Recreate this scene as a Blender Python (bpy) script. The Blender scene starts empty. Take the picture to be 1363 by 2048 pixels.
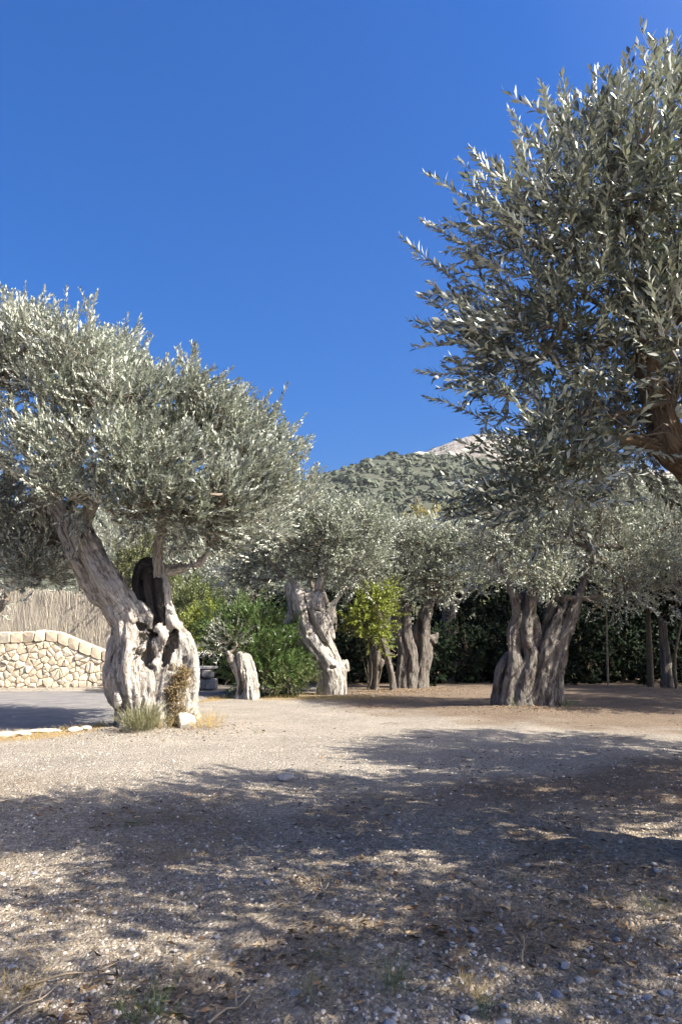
import bpy, math, random
import numpy as np
from mathutils import Matrix, Vector

# ------------------------------------------------------------------ camera, sky, sun, exposure
sc = bpy.context.scene
C = sc.collection
R = math.radians
PITCH = R(10.0); CAMH = 1.6; FPX = 26 / 36 * 2048
cam_d = bpy.data.cameras.new('camera')
cam_d.sensor_fit = 'VERTICAL'; cam_d.sensor_height = 36; cam_d.sensor_width = 24; cam_d.lens = 26
cam_d.clip_start = 0.05; cam_d.clip_end = 8000
cam = bpy.data.objects.new('camera', cam_d); C.objects.link(cam)
cam.location = (0, 0, CAMH); cam.rotation_euler = (R(90) + PITCH, 0, 0)
sc.camera = cam

SUN_EL = R(43); SUN_AZ = R(67)          # azimuth: degrees from straight behind the camera, towards the right
to_sun = Vector((math.sin(SUN_AZ) * math.cos(SUN_EL), -math.cos(SUN_AZ) * math.cos(SUN_EL), math.sin(SUN_EL)))
w = bpy.data.worlds.new('World'); sc.world = w; w.use_nodes = True
wn = w.node_tree.nodes; wl = w.node_tree.links
sky = wn.new('ShaderNodeTexSky'); sky.sky_type = 'NISHITA'; sky.sun_disc = False
sky.sun_elevation = SUN_EL; sky.sun_rotation = math.atan2(to_sun.x, to_sun.y)
sky.altitude = 300; sky.air_density = 1.0; sky.dust_density = 8.5; sky.ozone_density = 6.5
hsv = wn.new('ShaderNodeHueSaturation'); hsv.inputs['Hue'].default_value = .509; hsv.inputs['Saturation'].default_value = 1.6
wl.new(sky.outputs[0], hsv.inputs['Color']); wl.new(hsv.outputs[0], wn['Background'].inputs[0]); wn['Background'].inputs[1].default_value = 0.086
sl = bpy.data.lights.new('sun', 'SUN'); sl.energy = 5.0; sl.angle = R(0.53); sl.color = (1.0, 0.93, 0.82)
so = bpy.data.objects.new('sun', sl); C.objects.link(so)
so.rotation_euler = to_sun.to_track_quat('Z', 'Y').to_euler(); so.location = (20, -20, 40)
sc.view_settings.view_transform = 'Standard'; sc.view_settings.look = 'None'
sc.view_settings.exposure = 1.55; sc.view_settings.gamma = 1
sc.cycles.max_bounces = 6; sc.cycles.transparent_max_bounces = 4; sc.cycles.use_denoising = True

rng = np.random.default_rng(7); random.seed(7)

# ------------------------------------------------------------------ pixel helpers (photo pixels, 1363 x 2048)
cp, sp = math.cos(PITCH), math.sin(PITCH)
def ray(px, py):
    a = (px - 681.5) / FPX; b = (1024 - py) / FPX
    return np.array([a, cp - b * sp, sp + b * cp])
def P(px, py, Y):
    d = ray(px, py); return np.array([0, 0, CAMH]) + d * (Y / d[1])
def G(px, py, z=0.0):
    d = ray(px, py); return np.array([0, 0, CAMH]) + d * ((z - CAMH) / d[2])

# ------------------------------------------------------------------ numpy noise
def _h(ix, iy, iz):
    n = (ix.astype(np.uint32) * np.uint32(374761393) + iy.astype(np.uint32) * np.uint32(668265263) + iz.astype(np.uint32) * np.uint32(2147483647 ^ 1013904223))
    n = (n ^ (n >> np.uint32(13))) * np.uint32(1274126177)
    n = n ^ (n >> np.uint32(16))
    return (n & np.uint32(0xffff)).astype(np.float32) / 32767.5 - 1.0
def noise(x, y, z=None):
    x = np.asarray(x, np.float32); y = np.asarray(y, np.float32)
    z = np.zeros_like(x) if z is None else np.asarray(z, np.float32)
    fx, fy, fz = np.floor(x), np.floor(y), np.floor(z)
    ix, iy, iz = fx.astype(np.int64), fy.astype(np.int64), fz.astype(np.int64)
    tx, ty, tz = x - fx, y - fy, z - fz
    tx = tx * tx * (3 - 2 * tx); ty = ty * ty * (3 - 2 * ty); tz = tz * tz * (3 - 2 * tz)
    r = 0
    for a in (0, 1):
        wx = tx if a else 1 - tx
        for b in (0, 1):
            wy = ty if b else 1 - ty
            for c in (0, 1):
                r = r + wx * wy * (tz if c else 1 - tz) * _h(ix + a, iy + b, iz + c)
    return r
def fbm(x, y, z=None, o=3):
    r = 0; a = 1.0; f = 1.0; t = 0
    for i in range(o):
        r = r + a * noise(x * f + 17.3 * i, y * f + 5.1 * i, None if z is None else z * f); t += a; a *= .5; f *= 2.03
    return r / t
def sstep(a, b, x):
    t = np.clip((x - a) / (b - a), 0, 1); return t * t * (3 - 2 * t)

# ------------------------------------------------------------------ object helpers
def tag(o, label=None, cat=None, group=None, kind=None):
    if label: o['label'] = label
    if cat: o['category'] = cat
    if group: o['group'] = group
    if kind: o['kind'] = kind
    return o
def empty(name, loc, label, cat, group=None):
    o = bpy.data.objects.new(name, None); C.objects.link(o); o.location = [float(v) for v in loc]
    o.empty_display_size = .2
    return tag(o, label, cat, group)
def npmesh(name, V, Q, mats=(), smooth=False, mi=None, attrs=None):
    """V (n,3); Q (m,4) quads or (m,3) triangles, numpy"""
    V = np.ascontiguousarray(V, np.float32); Q = np.ascontiguousarray(Q, np.int32)
    k = Q.shape[1]
    me = bpy.data.meshes.new(name)
    me.vertices.add(len(V)); me.vertices.foreach_set('co', V.ravel())
    me.loops.add(Q.size); me.loops.foreach_set('vertex_index', Q.ravel())
    me.polygons.add(len(Q)); me.polygons.foreach_set('loop_start', np.arange(0, Q.size, k, dtype=np.int32))
    if smooth: me.polygons.foreach_set('use_smooth', np.ones(len(Q), bool))
    for m in mats: me.materials.append(m)
    if mi is not None: me.polygons.foreach_set('material_index', np.ascontiguousarray(mi, np.int32))
    for an, (tp, data) in (attrs or {}).items():
        at = me.attributes.new(an, tp, 'POINT')
        at.data.foreach_set('vector' if tp == 'FLOAT_VECTOR' else 'value', np.ascontiguousarray(data, np.float32).ravel())
    me.update(calc_edges=True)
    return me
def mobj(name, me, parent=None):
    o = bpy.data.objects.new(name, me); C.objects.link(o)
    if parent is not None: o.parent = parent
    return o

# ------------------------------------------------------------------ material helper
def mat(name):
    m = bpy.data.materials.new(name); m.use_nodes = True
    nt = m.node_tree; b = nt.nodes['Principled BSDF']
    return m, nt.nodes, nt.links, b
def N(nodes, t, **kw):
    n = nodes.new(t)
    for k, v in kw.items():
        if k.startswith('in_'): n.inputs[k[3:].replace('_', ' ')].default_value = v
        else: setattr(n, k, v)
    return n
def ramp(nodes, stops):
    r = nodes.new('ShaderNodeValToRGB'); e = r.color_ramp.elements
    while len(e) < len(stops): e.new(.5)
    for q, (p, c) in zip(e, stops): q.position = p; q.color = (*c, 1)
    return r
def mixc(nodes, links, f, a, b, mode='MIX'):
    n = nodes.new('ShaderNodeMix'); n.data_type = 'RGBA'; n.blend_type = mode
    for sock, v in ((n.inputs[0], f), (n.inputs[6], a), (n.inputs[7], b)):
        if hasattr(v, 'is_linked'): links.new(v, sock)
        elif isinstance(v, (int, float)): sock.default_value = v
        else: sock.default_value = (*v, 1)
    return n.outputs[2]
def mth(nodes, links, op, a, b=None):
    n = nodes.new('ShaderNodeMath'); n.operation = op
    for i, v in enumerate((a, b)):
        if v is None: continue
        if hasattr(v, 'is_linked'): links.new(v, n.inputs[i])
        else: n.inputs[i].default_value = v
    return n.outputs[0]

def leaf_mat(name, top, under, vary=.45, trans=.15, rough=.38, warm=None):
    m, n, l, b = mat(name)
    at = N(n, 'ShaderNodeAttribute', attribute_name='tint')
    geo = n.new('ShaderNodeNewGeometry')
    base = mixc(n, l, geo.outputs['Backfacing'], top, under)
    lo = mixc(n, l, 1.0, base, (1 - vary,) * 3, 'MULTIPLY')
    hi = mixc(n, l, 1.0, base, (1 + vary, 1 + vary, 1 + vary * .7), 'MULTIPLY')
    col = mixc(n, l, at.outputs['Fac'], lo, hi)
    if warm:
        k = mth(n, l, 'GREATER_THAN', at.outputs['Fac'], .965); col = mixc(n, l, k, col, warm)
    l.new(col, b.inputs['Base Color'])
    b.inputs['Roughness'].default_value = rough; b.inputs['Specular IOR Level'].default_value = .45
    tr = n.new('ShaderNodeBsdfTranslucent')
    tc = mixc(n, l, 1.0, col, (1.0, 1.1, .55), 'MULTIPLY'); l.new(tc, tr.inputs[0])
    mx = n.new('ShaderNodeMixShader'); mx.inputs[0].default_value = trans
    l.new(b.outputs[0], mx.inputs[1]); l.new(tr.outputs[0], mx.inputs[2])
    l.new(mx.outputs[0], n['Material Output'].inputs[0])
    return m

M = {}
M['olive'] = leaf_mat('olive_leaf', (.165, .182, .155), (.55, .575, .545), .65, .04, .40, (.24, .19, .09))
M['olive_far'] = leaf_mat('olive_leaf_paler', (.165, .182, .148), (.51, .53, .49), .65, .04, .45, (.26, .22, .1))
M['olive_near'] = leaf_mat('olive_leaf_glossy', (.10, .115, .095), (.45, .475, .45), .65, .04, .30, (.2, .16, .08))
M['oleander'] = leaf_mat('oleander_leaf', (.075, .125, .04), (.13, .18, .075), .5, .2, .33)
M['yellow'] = leaf_mat('yellow_green_leaf', (.17, .20, .03), (.19, .22, .05), .45, .25, .5)
M['lime'] = leaf_mat('broad_green_leaf', (.105, .13, .04), (.13, .155, .07), .45, .2, .5)
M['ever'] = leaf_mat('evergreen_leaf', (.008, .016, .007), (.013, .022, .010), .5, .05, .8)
M['scrub'] = leaf_mat('hill_scrub', (.055, .068, .04), (.065, .076, .048), .32, .1, .7)
M['far_tree'] = leaf_mat('far_tree_leaf', (.11, .12, .05), (.13, .14, .07), .5, .15, .5)
M['straw'] = leaf_mat('straw_blade', (.46, .33, .14), (.46, .34, .16), .35, .25, .6)
M['greygrass'] = leaf_mat('grey_green_blade', (.20, .19, .11), (.22, .21, .13), .4, .2, .6)
M['weed'] = leaf_mat('weed_leaf', (.07, .12, .03), (.1, .14, .05), .4, .2, .5)
M['litter'] = leaf_mat('dead_leaf', (.17, .10, .055), (.26, .19, .12), .6, .05, .7)

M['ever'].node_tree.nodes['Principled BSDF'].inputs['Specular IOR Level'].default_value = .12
def bark(name, pale, mid, dark, lichen=(.33, .31, .27), sc_=1.0, ck_=.5):
    m, n, l, b = mat(name)
    at = N(n, 'ShaderNodeAttribute', attribute_name='grain')
    mp = N(n, 'ShaderNodeMapping'); mp.inputs['Scale'].default_value = (1, 1, .13)
    l.new(at.outputs['Vector'], mp.inputs['Vector'])
    n1 = N(n, 'ShaderNodeTexNoise'); n1.inputs['Scale'].default_value = 22 * sc_; n1.inputs['Detail'].default_value = 7; n1.inputs['Roughness'].default_value = .68; n1.inputs['Distortion'].default_value = .6
    l.new(mp.outputs[0], n1.inputs['Vector'])
    tc = n.new('ShaderNodeTexCoord')
    n2 = N(n, 'ShaderNodeTexNoise'); n2.inputs['Scale'].default_value = 4; n2.inputs['Detail'].default_value = 5
    l.new(tc.outputs['Object'], n2.inputs['Vector'])
    vo = N(n, 'ShaderNodeTexVoronoi', feature='DISTANCE_TO_EDGE'); vo.inputs['Scale'].default_value = 13 * sc_
    mp2 = N(n, 'ShaderNodeMapping'); mp2.inputs['Scale'].default_value = (1, 1, .3)
    l.new(at.outputs['Vector'], mp2.inputs['Vector']); l.new(mp2.outputs[0], vo.inputs['Vector'])
    r = ramp(n, [(.33, dark), (.46, mid), (.58, pale), (.85, tuple(min(1, c * 1.15) for c in pale))])
    l.new(n1.outputs['Fac'], r.inputs[0])
    r2 = ramp(n, [(.42, (0, 0, 0)), (.62, (1, 1, 1))]); l.new(n2.outputs['Fac'], r2.inputs[0])
    col = mixc(n, l, mth(n, l, 'MULTIPLY', r2.outputs[0], .45), r.outputs[0], lichen)
    crack = ramp(n, [(0, (.35, .33, .3)), (.06, (1, 1, 1))]); l.new(vo.outputs['Distance'], crack.inputs[0])
    ck = mixc(n, l, ck_, (1, 1, 1), crack.outputs[0])
    col = mixc(n, l, 1.0, col, ck, 'MULTIPLY')
    n3 = N(n, 'ShaderNodeTexNoise'); n3.inputs['Scale'].default_value = 11; n3.inputs['Detail'].default_value = 6; n3.inputs['Roughness'].default_value = .7
    mp3 = N(n, 'ShaderNodeMapping'); mp3.inputs['Scale'].default_value = (1, 1, .4); l.new(at.outputs['Vector'], mp3.inputs['Vector']); l.new(mp3.outputs[0], n3.inputs['Vector'])
    pit = ramp(n, [(.33, (.22, .19, .16)), (.42, (1, 1, 1))]); l.new(n3.outputs['Fac'], pit.inputs[0])
    col = mixc(n, l, .85, col, pit.outputs[0], 'MULTIPLY')
    l.new(col, b.inputs['Base Color']); b.inputs['Roughness'].default_value = .85; b.inputs['Specular IOR Level'].default_value = .2
    hgt = mth(n, l, 'ADD', mth(n, l, 'ADD', n1.outputs['Fac'], mth(n, l, 'MULTIPLY', pit.outputs[0], .4)), mth(n, l, 'MULTIPLY', crack.outputs[0], .35))
    bp = N(n, 'ShaderNodeBump'); bp.inputs['Strength'].default_value = 1.0; bp.inputs['Distance'].default_value = .055
    l.new(hgt, bp.inputs['Height']); l.new(bp.outputs[0], b.inputs['Normal'])
    return m
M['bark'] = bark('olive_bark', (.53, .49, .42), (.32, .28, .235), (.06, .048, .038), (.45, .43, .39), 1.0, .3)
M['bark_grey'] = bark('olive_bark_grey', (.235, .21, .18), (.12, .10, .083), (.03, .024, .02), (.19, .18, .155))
M['bark_dark'] = bark('olive_bark_brown', (.23, .165, .105), (.14, .095, .06), (.05, .035, .024), (.23, .185, .13))
def twigm(name, c):
    m, n, l, b = mat(name)
    tc = n.new('ShaderNodeTexCoord'); t = N(n, 'ShaderNodeTexNoise'); t.inputs['Scale'].default_value = 9; t.inputs['Detail'].default_value = 4
    l.new(tc.outputs['Object'], t.inputs['Vector'])
    r = ramp(n, [(.3, tuple(.5 * v for v in c)), (.65, tuple(1.25 * v for v in c))]); l.new(t.outputs['Fac'], r.inputs[0])
    l.new(r.outputs[0], b.inputs['Base Color']); b.inputs['Roughness'].default_value = .8
    return m
M['twig'] = twigm('olive_twig', (.2, .165, .12)); M['limb'] = twigm('olive_limb', (.145, .115, .085))
M['stem'] = twigm('shrub_stem', (.12, .095, .06)); M['sapling'] = twigm('pale_sapling_bark', (.3, .24, .16))

# ------------------------------------------------------------------ terrain function
MAIN = G(310, 1458); VERGE_PX = [(-420, 1492), (-150, 1478), (0, 1469), (110, 1463), (230, 1450), (330, 1425), (400, 1401), (480, 1391), (600, 1387)]
verge = np.array([G(*p)[:2] for p in VERGE_PX]); verge = verge[np.argsort(verge[:, 0])]
def verge_y(x): return np.interp(x, verge[:, 0], verge[:, 1])
ROAD_BACK = 26.3
def ground_z(x, y, fine=True):
    x = np.asarray(x, np.float64); y = np.asarray(y, np.float64)
    z = .05 * fbm(x * .22, y * .22, None, 2) + .012 * noise(x * 1.3, y * 1.3)
    if fine:
        k = 1 / (1 + (np.maximum(y, 0) / 9) ** 2)
        z = z + k * (.02 * fbm(x * 4.2, y * 4.2, None, 3) + .024 * np.maximum(0, noise(x * 9, y * 9) - .1) + .014 * noise(x * 21, y * 21))
    z = z + .10 * np.exp(-(((x - MAIN[0]) / 1.7) ** 2 + ((y - MAIN[1]) / 1.1) ** 2))
    c = G(1052, 1420); z = z + .09 * np.exp(-(((x - c[0]) / 1.8) ** 2 + ((y - c[1]) / 1.3) ** 2))
    inside = sstep(0.05, .5, y - verge_y(x)) * sstep(-1.2, -1.7, x - 0.0) * sstep(ROAD_BACK + .6, ROAD_BACK, y)
    return z - .16 * inside

# ------------------------------------------------------------------ ground sheet
def axis_rows():
    y = [-1500, -400, -120, -50, -20, -8, -3, 0, 1.2, 2.0, 2.4]
    v = 2.6
    while v < 2500:
        y.append(v)
        v += .028 if v < 6 else (.028 + (v - 6) * .012 if v < 40 else .45 + (v - 40) * .18)
    return np.array(y)
ys = axis_rows()
u = np.linspace(-1, 1, 191); u = np.concatenate([[-160, -60, -20, -8, -4, -2.4, -1.6, -1.2], u, [1.2, 1.6, 2.4, 4, 8, 20, 60, 160]])
XX = u[None, :] * (0.5 * np.abs(ys) + .9)[:, None]; YY = np.repeat(ys[:, None], len(u), 1)
ZZ = ground_z(XX, YY)
far = np.hypot(XX, YY) > 70
ZZ = np.where(far, -.15, ZZ); XX = np.clip(XX, -1800, 1800); YY = np.clip(YY, -600, 1800)
nr, ncol = XX.shape
idx = np.arange(nr * ncol).reshape(nr, ncol)
Qg = np.stack([idx[:-1, :-1], idx[:-1, 1:], idx[1:, 1:], idx[1:, :-1]], -1).reshape(-1, 4)
x, y = XX.ravel(), YY.ravel()
n1 = fbm(x * .45, y * .45, None, 3); n2 = fbm(x * 1.1 + 40, y * 1.1, None, 3); n3 = fbm(x * .8 - 30, y * .8, None, 3)
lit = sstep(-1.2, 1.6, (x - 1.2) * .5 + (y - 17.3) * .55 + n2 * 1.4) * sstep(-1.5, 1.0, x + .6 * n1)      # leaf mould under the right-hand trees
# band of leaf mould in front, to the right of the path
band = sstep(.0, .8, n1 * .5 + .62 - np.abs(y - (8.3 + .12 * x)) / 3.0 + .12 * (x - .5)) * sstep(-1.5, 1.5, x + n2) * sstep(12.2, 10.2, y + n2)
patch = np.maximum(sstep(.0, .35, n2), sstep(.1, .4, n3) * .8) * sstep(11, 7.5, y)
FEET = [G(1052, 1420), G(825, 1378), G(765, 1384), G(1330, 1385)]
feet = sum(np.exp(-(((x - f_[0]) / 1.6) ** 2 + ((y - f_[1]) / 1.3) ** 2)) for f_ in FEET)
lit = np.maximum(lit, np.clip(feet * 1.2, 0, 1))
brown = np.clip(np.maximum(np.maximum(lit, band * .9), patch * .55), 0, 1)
dv = y - verge_y(x)
straw = sstep(-1.75, -.6, dv + .35 * n2) * sstep(.5, .1, dv) * sstep(0.5, -1.5, x + .4)
ce = G(640, 1397); straw = np.maximum(straw, np.exp(-(((x - ce[0]) / 2.2) ** 2 + ((y - ce[1]) / .9) ** 2)) * 1.1)
straw = np.maximum(straw, sstep(.32, .6, n3) * sstep(9.5, 7, y) * .4)
soil = sstep(10.5, 6.8, y + 1.4 * n1 + .3 * x)
me = npmesh('ground', np.stack([x, y, ZZ.ravel()], 1), Qg, smooth=True,
            attrs={'brown': ('FLOAT', brown), 'straw': ('FLOAT', np.clip(straw, 0, 1)), 'soil': ('FLOAT', soil)})
m, n, l, b = mat('dry_gravel_ground')
geo = n.new('ShaderNodeNewGeometry')
def noi(scale, det=4, rough=.6):
    t = N(n, 'ShaderNodeTexNoise'); t.inputs['Scale'].default_value = scale; t.inputs['Detail'].default_value = det; t.inputs['Roughness'].default_value = rough
    l.new(geo.outputs['Position'], t.inputs['Vector']); return t.outputs['Fac']
def vor(scale, feat='F1', out='Distance'):
    t = N(n, 'ShaderNodeTexVoronoi', feature=feat); t.inputs['Scale'].default_value = scale
    l.new(geo.outputs['Position'], t.inputs['Vector']); return t.outputs[out]
def att(nm): return N(n, 'ShaderNodeAttribute', attribute_name=nm).outputs['Fac']
g1 = noi(6, 6, .7); g2 = noi(24, 6, .8); g3 = noi(160, 3, .6)
vc = vor(38, 'F1', 'Color'); vd = vor(38); vd2 = vor(85); vc2 = vor(14, 'F1', 'Color')
gr = ramp(n, [(.32, (.24, .21, .17)), (.5, (.485, .44, .37)), (.68, (.72, .67, .58))]); l.new(g2, gr.inputs[0])
sep = n.new('ShaderNodeSeparateColor'); l.new(vc, sep.inputs[0])
st = ramp(n, [(0, (.72, .72, .74)), (.6, (1.0, .98, .95)), (1, (1.28, 1.24, 1.18))]); l.new(sep.outputs[0], st.inputs[0])
grav = mixc(n, l, .8, gr.outputs[0], st.outputs[0], 'MULTIPLY')
so_ = ramp(n, [(.32, (.13, .108, .085)), (.5, (.455, .39, .305)), (.68, (.76, .68, .55))]); l.new(g2, so_.inputs[0])
soilc = mixc(n, l, .7, so_.outputs[0], st.outputs[0], 'MULTIPLY')
def brk(a, amt=.5):   # break a mask with noise
    t = mth(n, l, 'ADD', a, mth(n, l, 'MULTIPLY', mth(n, l, 'SUBTRACT', g1, .5), amt * 2))
    r = ramp(n, [(.15, (0, 0, 0)), (.9, (1, 1, 1))]); l.new(t, r.inputs[0]); return r.outputs[0]
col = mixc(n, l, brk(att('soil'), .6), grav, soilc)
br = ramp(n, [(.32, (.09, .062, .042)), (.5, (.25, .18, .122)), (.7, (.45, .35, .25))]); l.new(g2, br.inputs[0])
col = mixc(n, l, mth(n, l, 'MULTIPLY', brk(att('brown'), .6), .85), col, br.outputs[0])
sr = ramp(n, [(.25, (.32, .21, .085)), (.55, (.52, .37, .165)), (.8, (.62, .47, .25))]); l.new(g2, sr.inputs[0])
col = mixc(n, l, mth(n, l, 'MULTIPLY', brk(att('straw'), .45), .85), col, sr.outputs[0])
big = ramp(n, [(.3, (.82, .81, .8)), (.7, (1.12, 1.1, 1.08))]); l.new(noi(.9, 5, .6), big.inputs[0])
col = mixc(n, l, 1.0, col, big.outputs[0], 'MULTIPLY')
l.new(col, b.inputs['Base Color']); b.inputs['Roughness'].default_value = .95; b.inputs['Specular IOR Level'].default_value = .12
hh = mth(n, l, 'ADD', mth(n, l, 'MULTIPLY', vd, -.9), mth(n, l, 'ADD', mth(n, l, 'MULTIPLY', vd2, -.4), mth(n, l, 'ADD', g2, mth(n, l, 'MULTIPLY', g3, .35))))
bp = N(n, 'ShaderNodeBump'); bp.inputs['Strength'].default_value = 1.0; bp.inputs['Distance'].default_value = .08
l.new(hh, bp.inputs['Height']); l.new(bp.outputs[0], b.inputs['Normal'])
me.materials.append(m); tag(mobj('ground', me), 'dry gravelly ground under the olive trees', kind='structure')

# road behind the verge at the left
xs = np.concatenate([np.linspace(-60, -16, 20), np.linspace(-15.5, -1.35, 70)]); ts = np.linspace(0, 1, 24)
RX = np.repeat(xs[:, None], len(ts), 1); y0 = verge_y(xs)[:, None] + .12 + .10 * noise(xs * 2.2, xs * 0)[:, None]
RY = y0 + ts[None, :] * np.maximum(.3, ROAD_BACK + .25 - y0)
RZ = ground_z(RX, RY, False) * .35 - .05 + .16 * np.sin(ts * math.pi)[None, :] ** 1
ix = np.arange(RX.size).reshape(RX.shape)
Qr = np.stack([ix[:-1, :-1], ix[1:, :-1], ix[1:, 1:], ix[:-1, 1:]], -1).reshape(-1, 4)
me = npmesh('road', np.stack([RX.ravel(), RY.ravel(), RZ.ravel()], 1), Qr, smooth=True)
m, n, l, b = mat('worn_asphalt'); geo = n.new('ShaderNodeNewGeometry')
g1 = noi(55, 4, .7); g2 = noi(.7, 5, .6)
r = ramp(n, [(.3, (.09, .088, .086)), (.7, (.20, .19, .18))]); l.new(g1, r.inputs[0])
r2 = ramp(n, [(.32, (.7, .7, .72)), (.5, (1, .99, .97)), (.7, (1.5, 1.4, 1.25))]); l.new(noi(1.6, 7, .7), r2.inputs[0])
l.new(mixc(n, l, 1.0, r.outputs[0], r2.outputs[0], 'MULTIPLY'), b.inputs['Base Color']); b.inputs['Roughness'].default_value = .9
bp = N(n, 'ShaderNodeBump'); bp.inputs['Strength'].default_value = .5; bp.inputs['Distance'].default_value = .01; l.new(g1, bp.inputs['Height']); l.new(bp.outputs[0], b.inputs['Normal'])
me.materials.append(m); tag(mobj('road', me), 'grey asphalt road curving behind the verge', kind='structure')

# ------------------------------------------------------------------ SDF trunks
def catmull(pts, step):
    pts = np.asarray(pts, float); n_ = len(pts); out = []
    for i in range(n_ - 1):
        p0, p1, p2, p3 = pts[max(i - 1, 0)], pts[i], pts[i + 1], pts[min(i + 2, n_ - 1)]
        k = max(1, int(np.linalg.norm((p2 - p1)[:3]) / step))
        for t in np.arange(k) / k:
            out.append(.5 * ((2 * p1) + (-p0 + p2) * t + (2 * p0 - 5 * p1 + 4 * p2 - p3) * t * t + (-p0 + 3 * p1 - 3 * p2 + p3) * t ** 3))
    out.append(pts[-1]); return np.array(out)
def surface_nets(F, org, h):
    nx, ny, nz = F.shape
    S = F < 0
    cnt = np.zeros((nx - 1, ny - 1, nz - 1), np.int8)
    offs = [(i, j, k) for i in (0, 1) for j in (0, 1) for k in (0, 1)]
    for i, j, k in offs: cnt += S[i:nx - 1 + i, j:ny - 1 + j, k:nz - 1 + k]
    act = (cnt > 0) & (cnt < 8)
    ci = np.argwhere(act); vid = -np.ones(act.shape, np.int32); vid[act] = np.arange(len(ci))
    c = np.stack([F[ci[:, 0] + i, ci[:, 1] + j, ci[:, 2] + k] for i, j, k in offs], 1)
    acc = np.zeros((len(ci), 3)); nn = np.zeros(len(ci)); oa = np.array(offs, float)
    for a in range(8):
        for b_ in range(a + 1, 8):
            if abs(oa[a] - oa[b_]).sum() != 1: continue
            fa, fb = c[:, a], c[:, b_]; mk = (fa < 0) != (fb < 0)
            t = np.where(mk, fa / np.where(mk, fa - fb, 1), 0)
            acc += np.where(mk[:, None], oa[a] + t[:, None] * (oa[b_] - oa[a]), 0); nn += mk
    V = (ci + acc / nn[:, None]) * h + org
    quads = []
    for ax in range(3):
        sl1 = [slice(1, -1)] * 3; sl2 = [slice(1, -1)] * 3
        sl1[ax] = slice(0, -1); sl2[ax] = slice(1, None)
        A = S[tuple(sl1)]; B = S[tuple(sl2)]
        o1, o2 = [a for a in range(3) if a != ax]
        for flip, mk in ((False, A & ~B), (True, ~A & B)):
            e = np.argwhere(mk)
            if not len(e): continue
            e = e + np.array([0 if a == ax else 1 for a in range(3)])
            q = []
            for d1, d2 in ((-1, -1), (0, -1), (0, 0), (-1, 0)):
                f = e.copy(); f[:, o1] += d1; f[:, o2] += d2
                q.append(vid[f[:, 0], f[:, 1], f[:, 2]])
            q = np.stack(q, 1)
            if flip != (ax == 1): q = q[:, ::-1]
            quads.append(q)
    return V, np.concatenate(quads)
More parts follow.
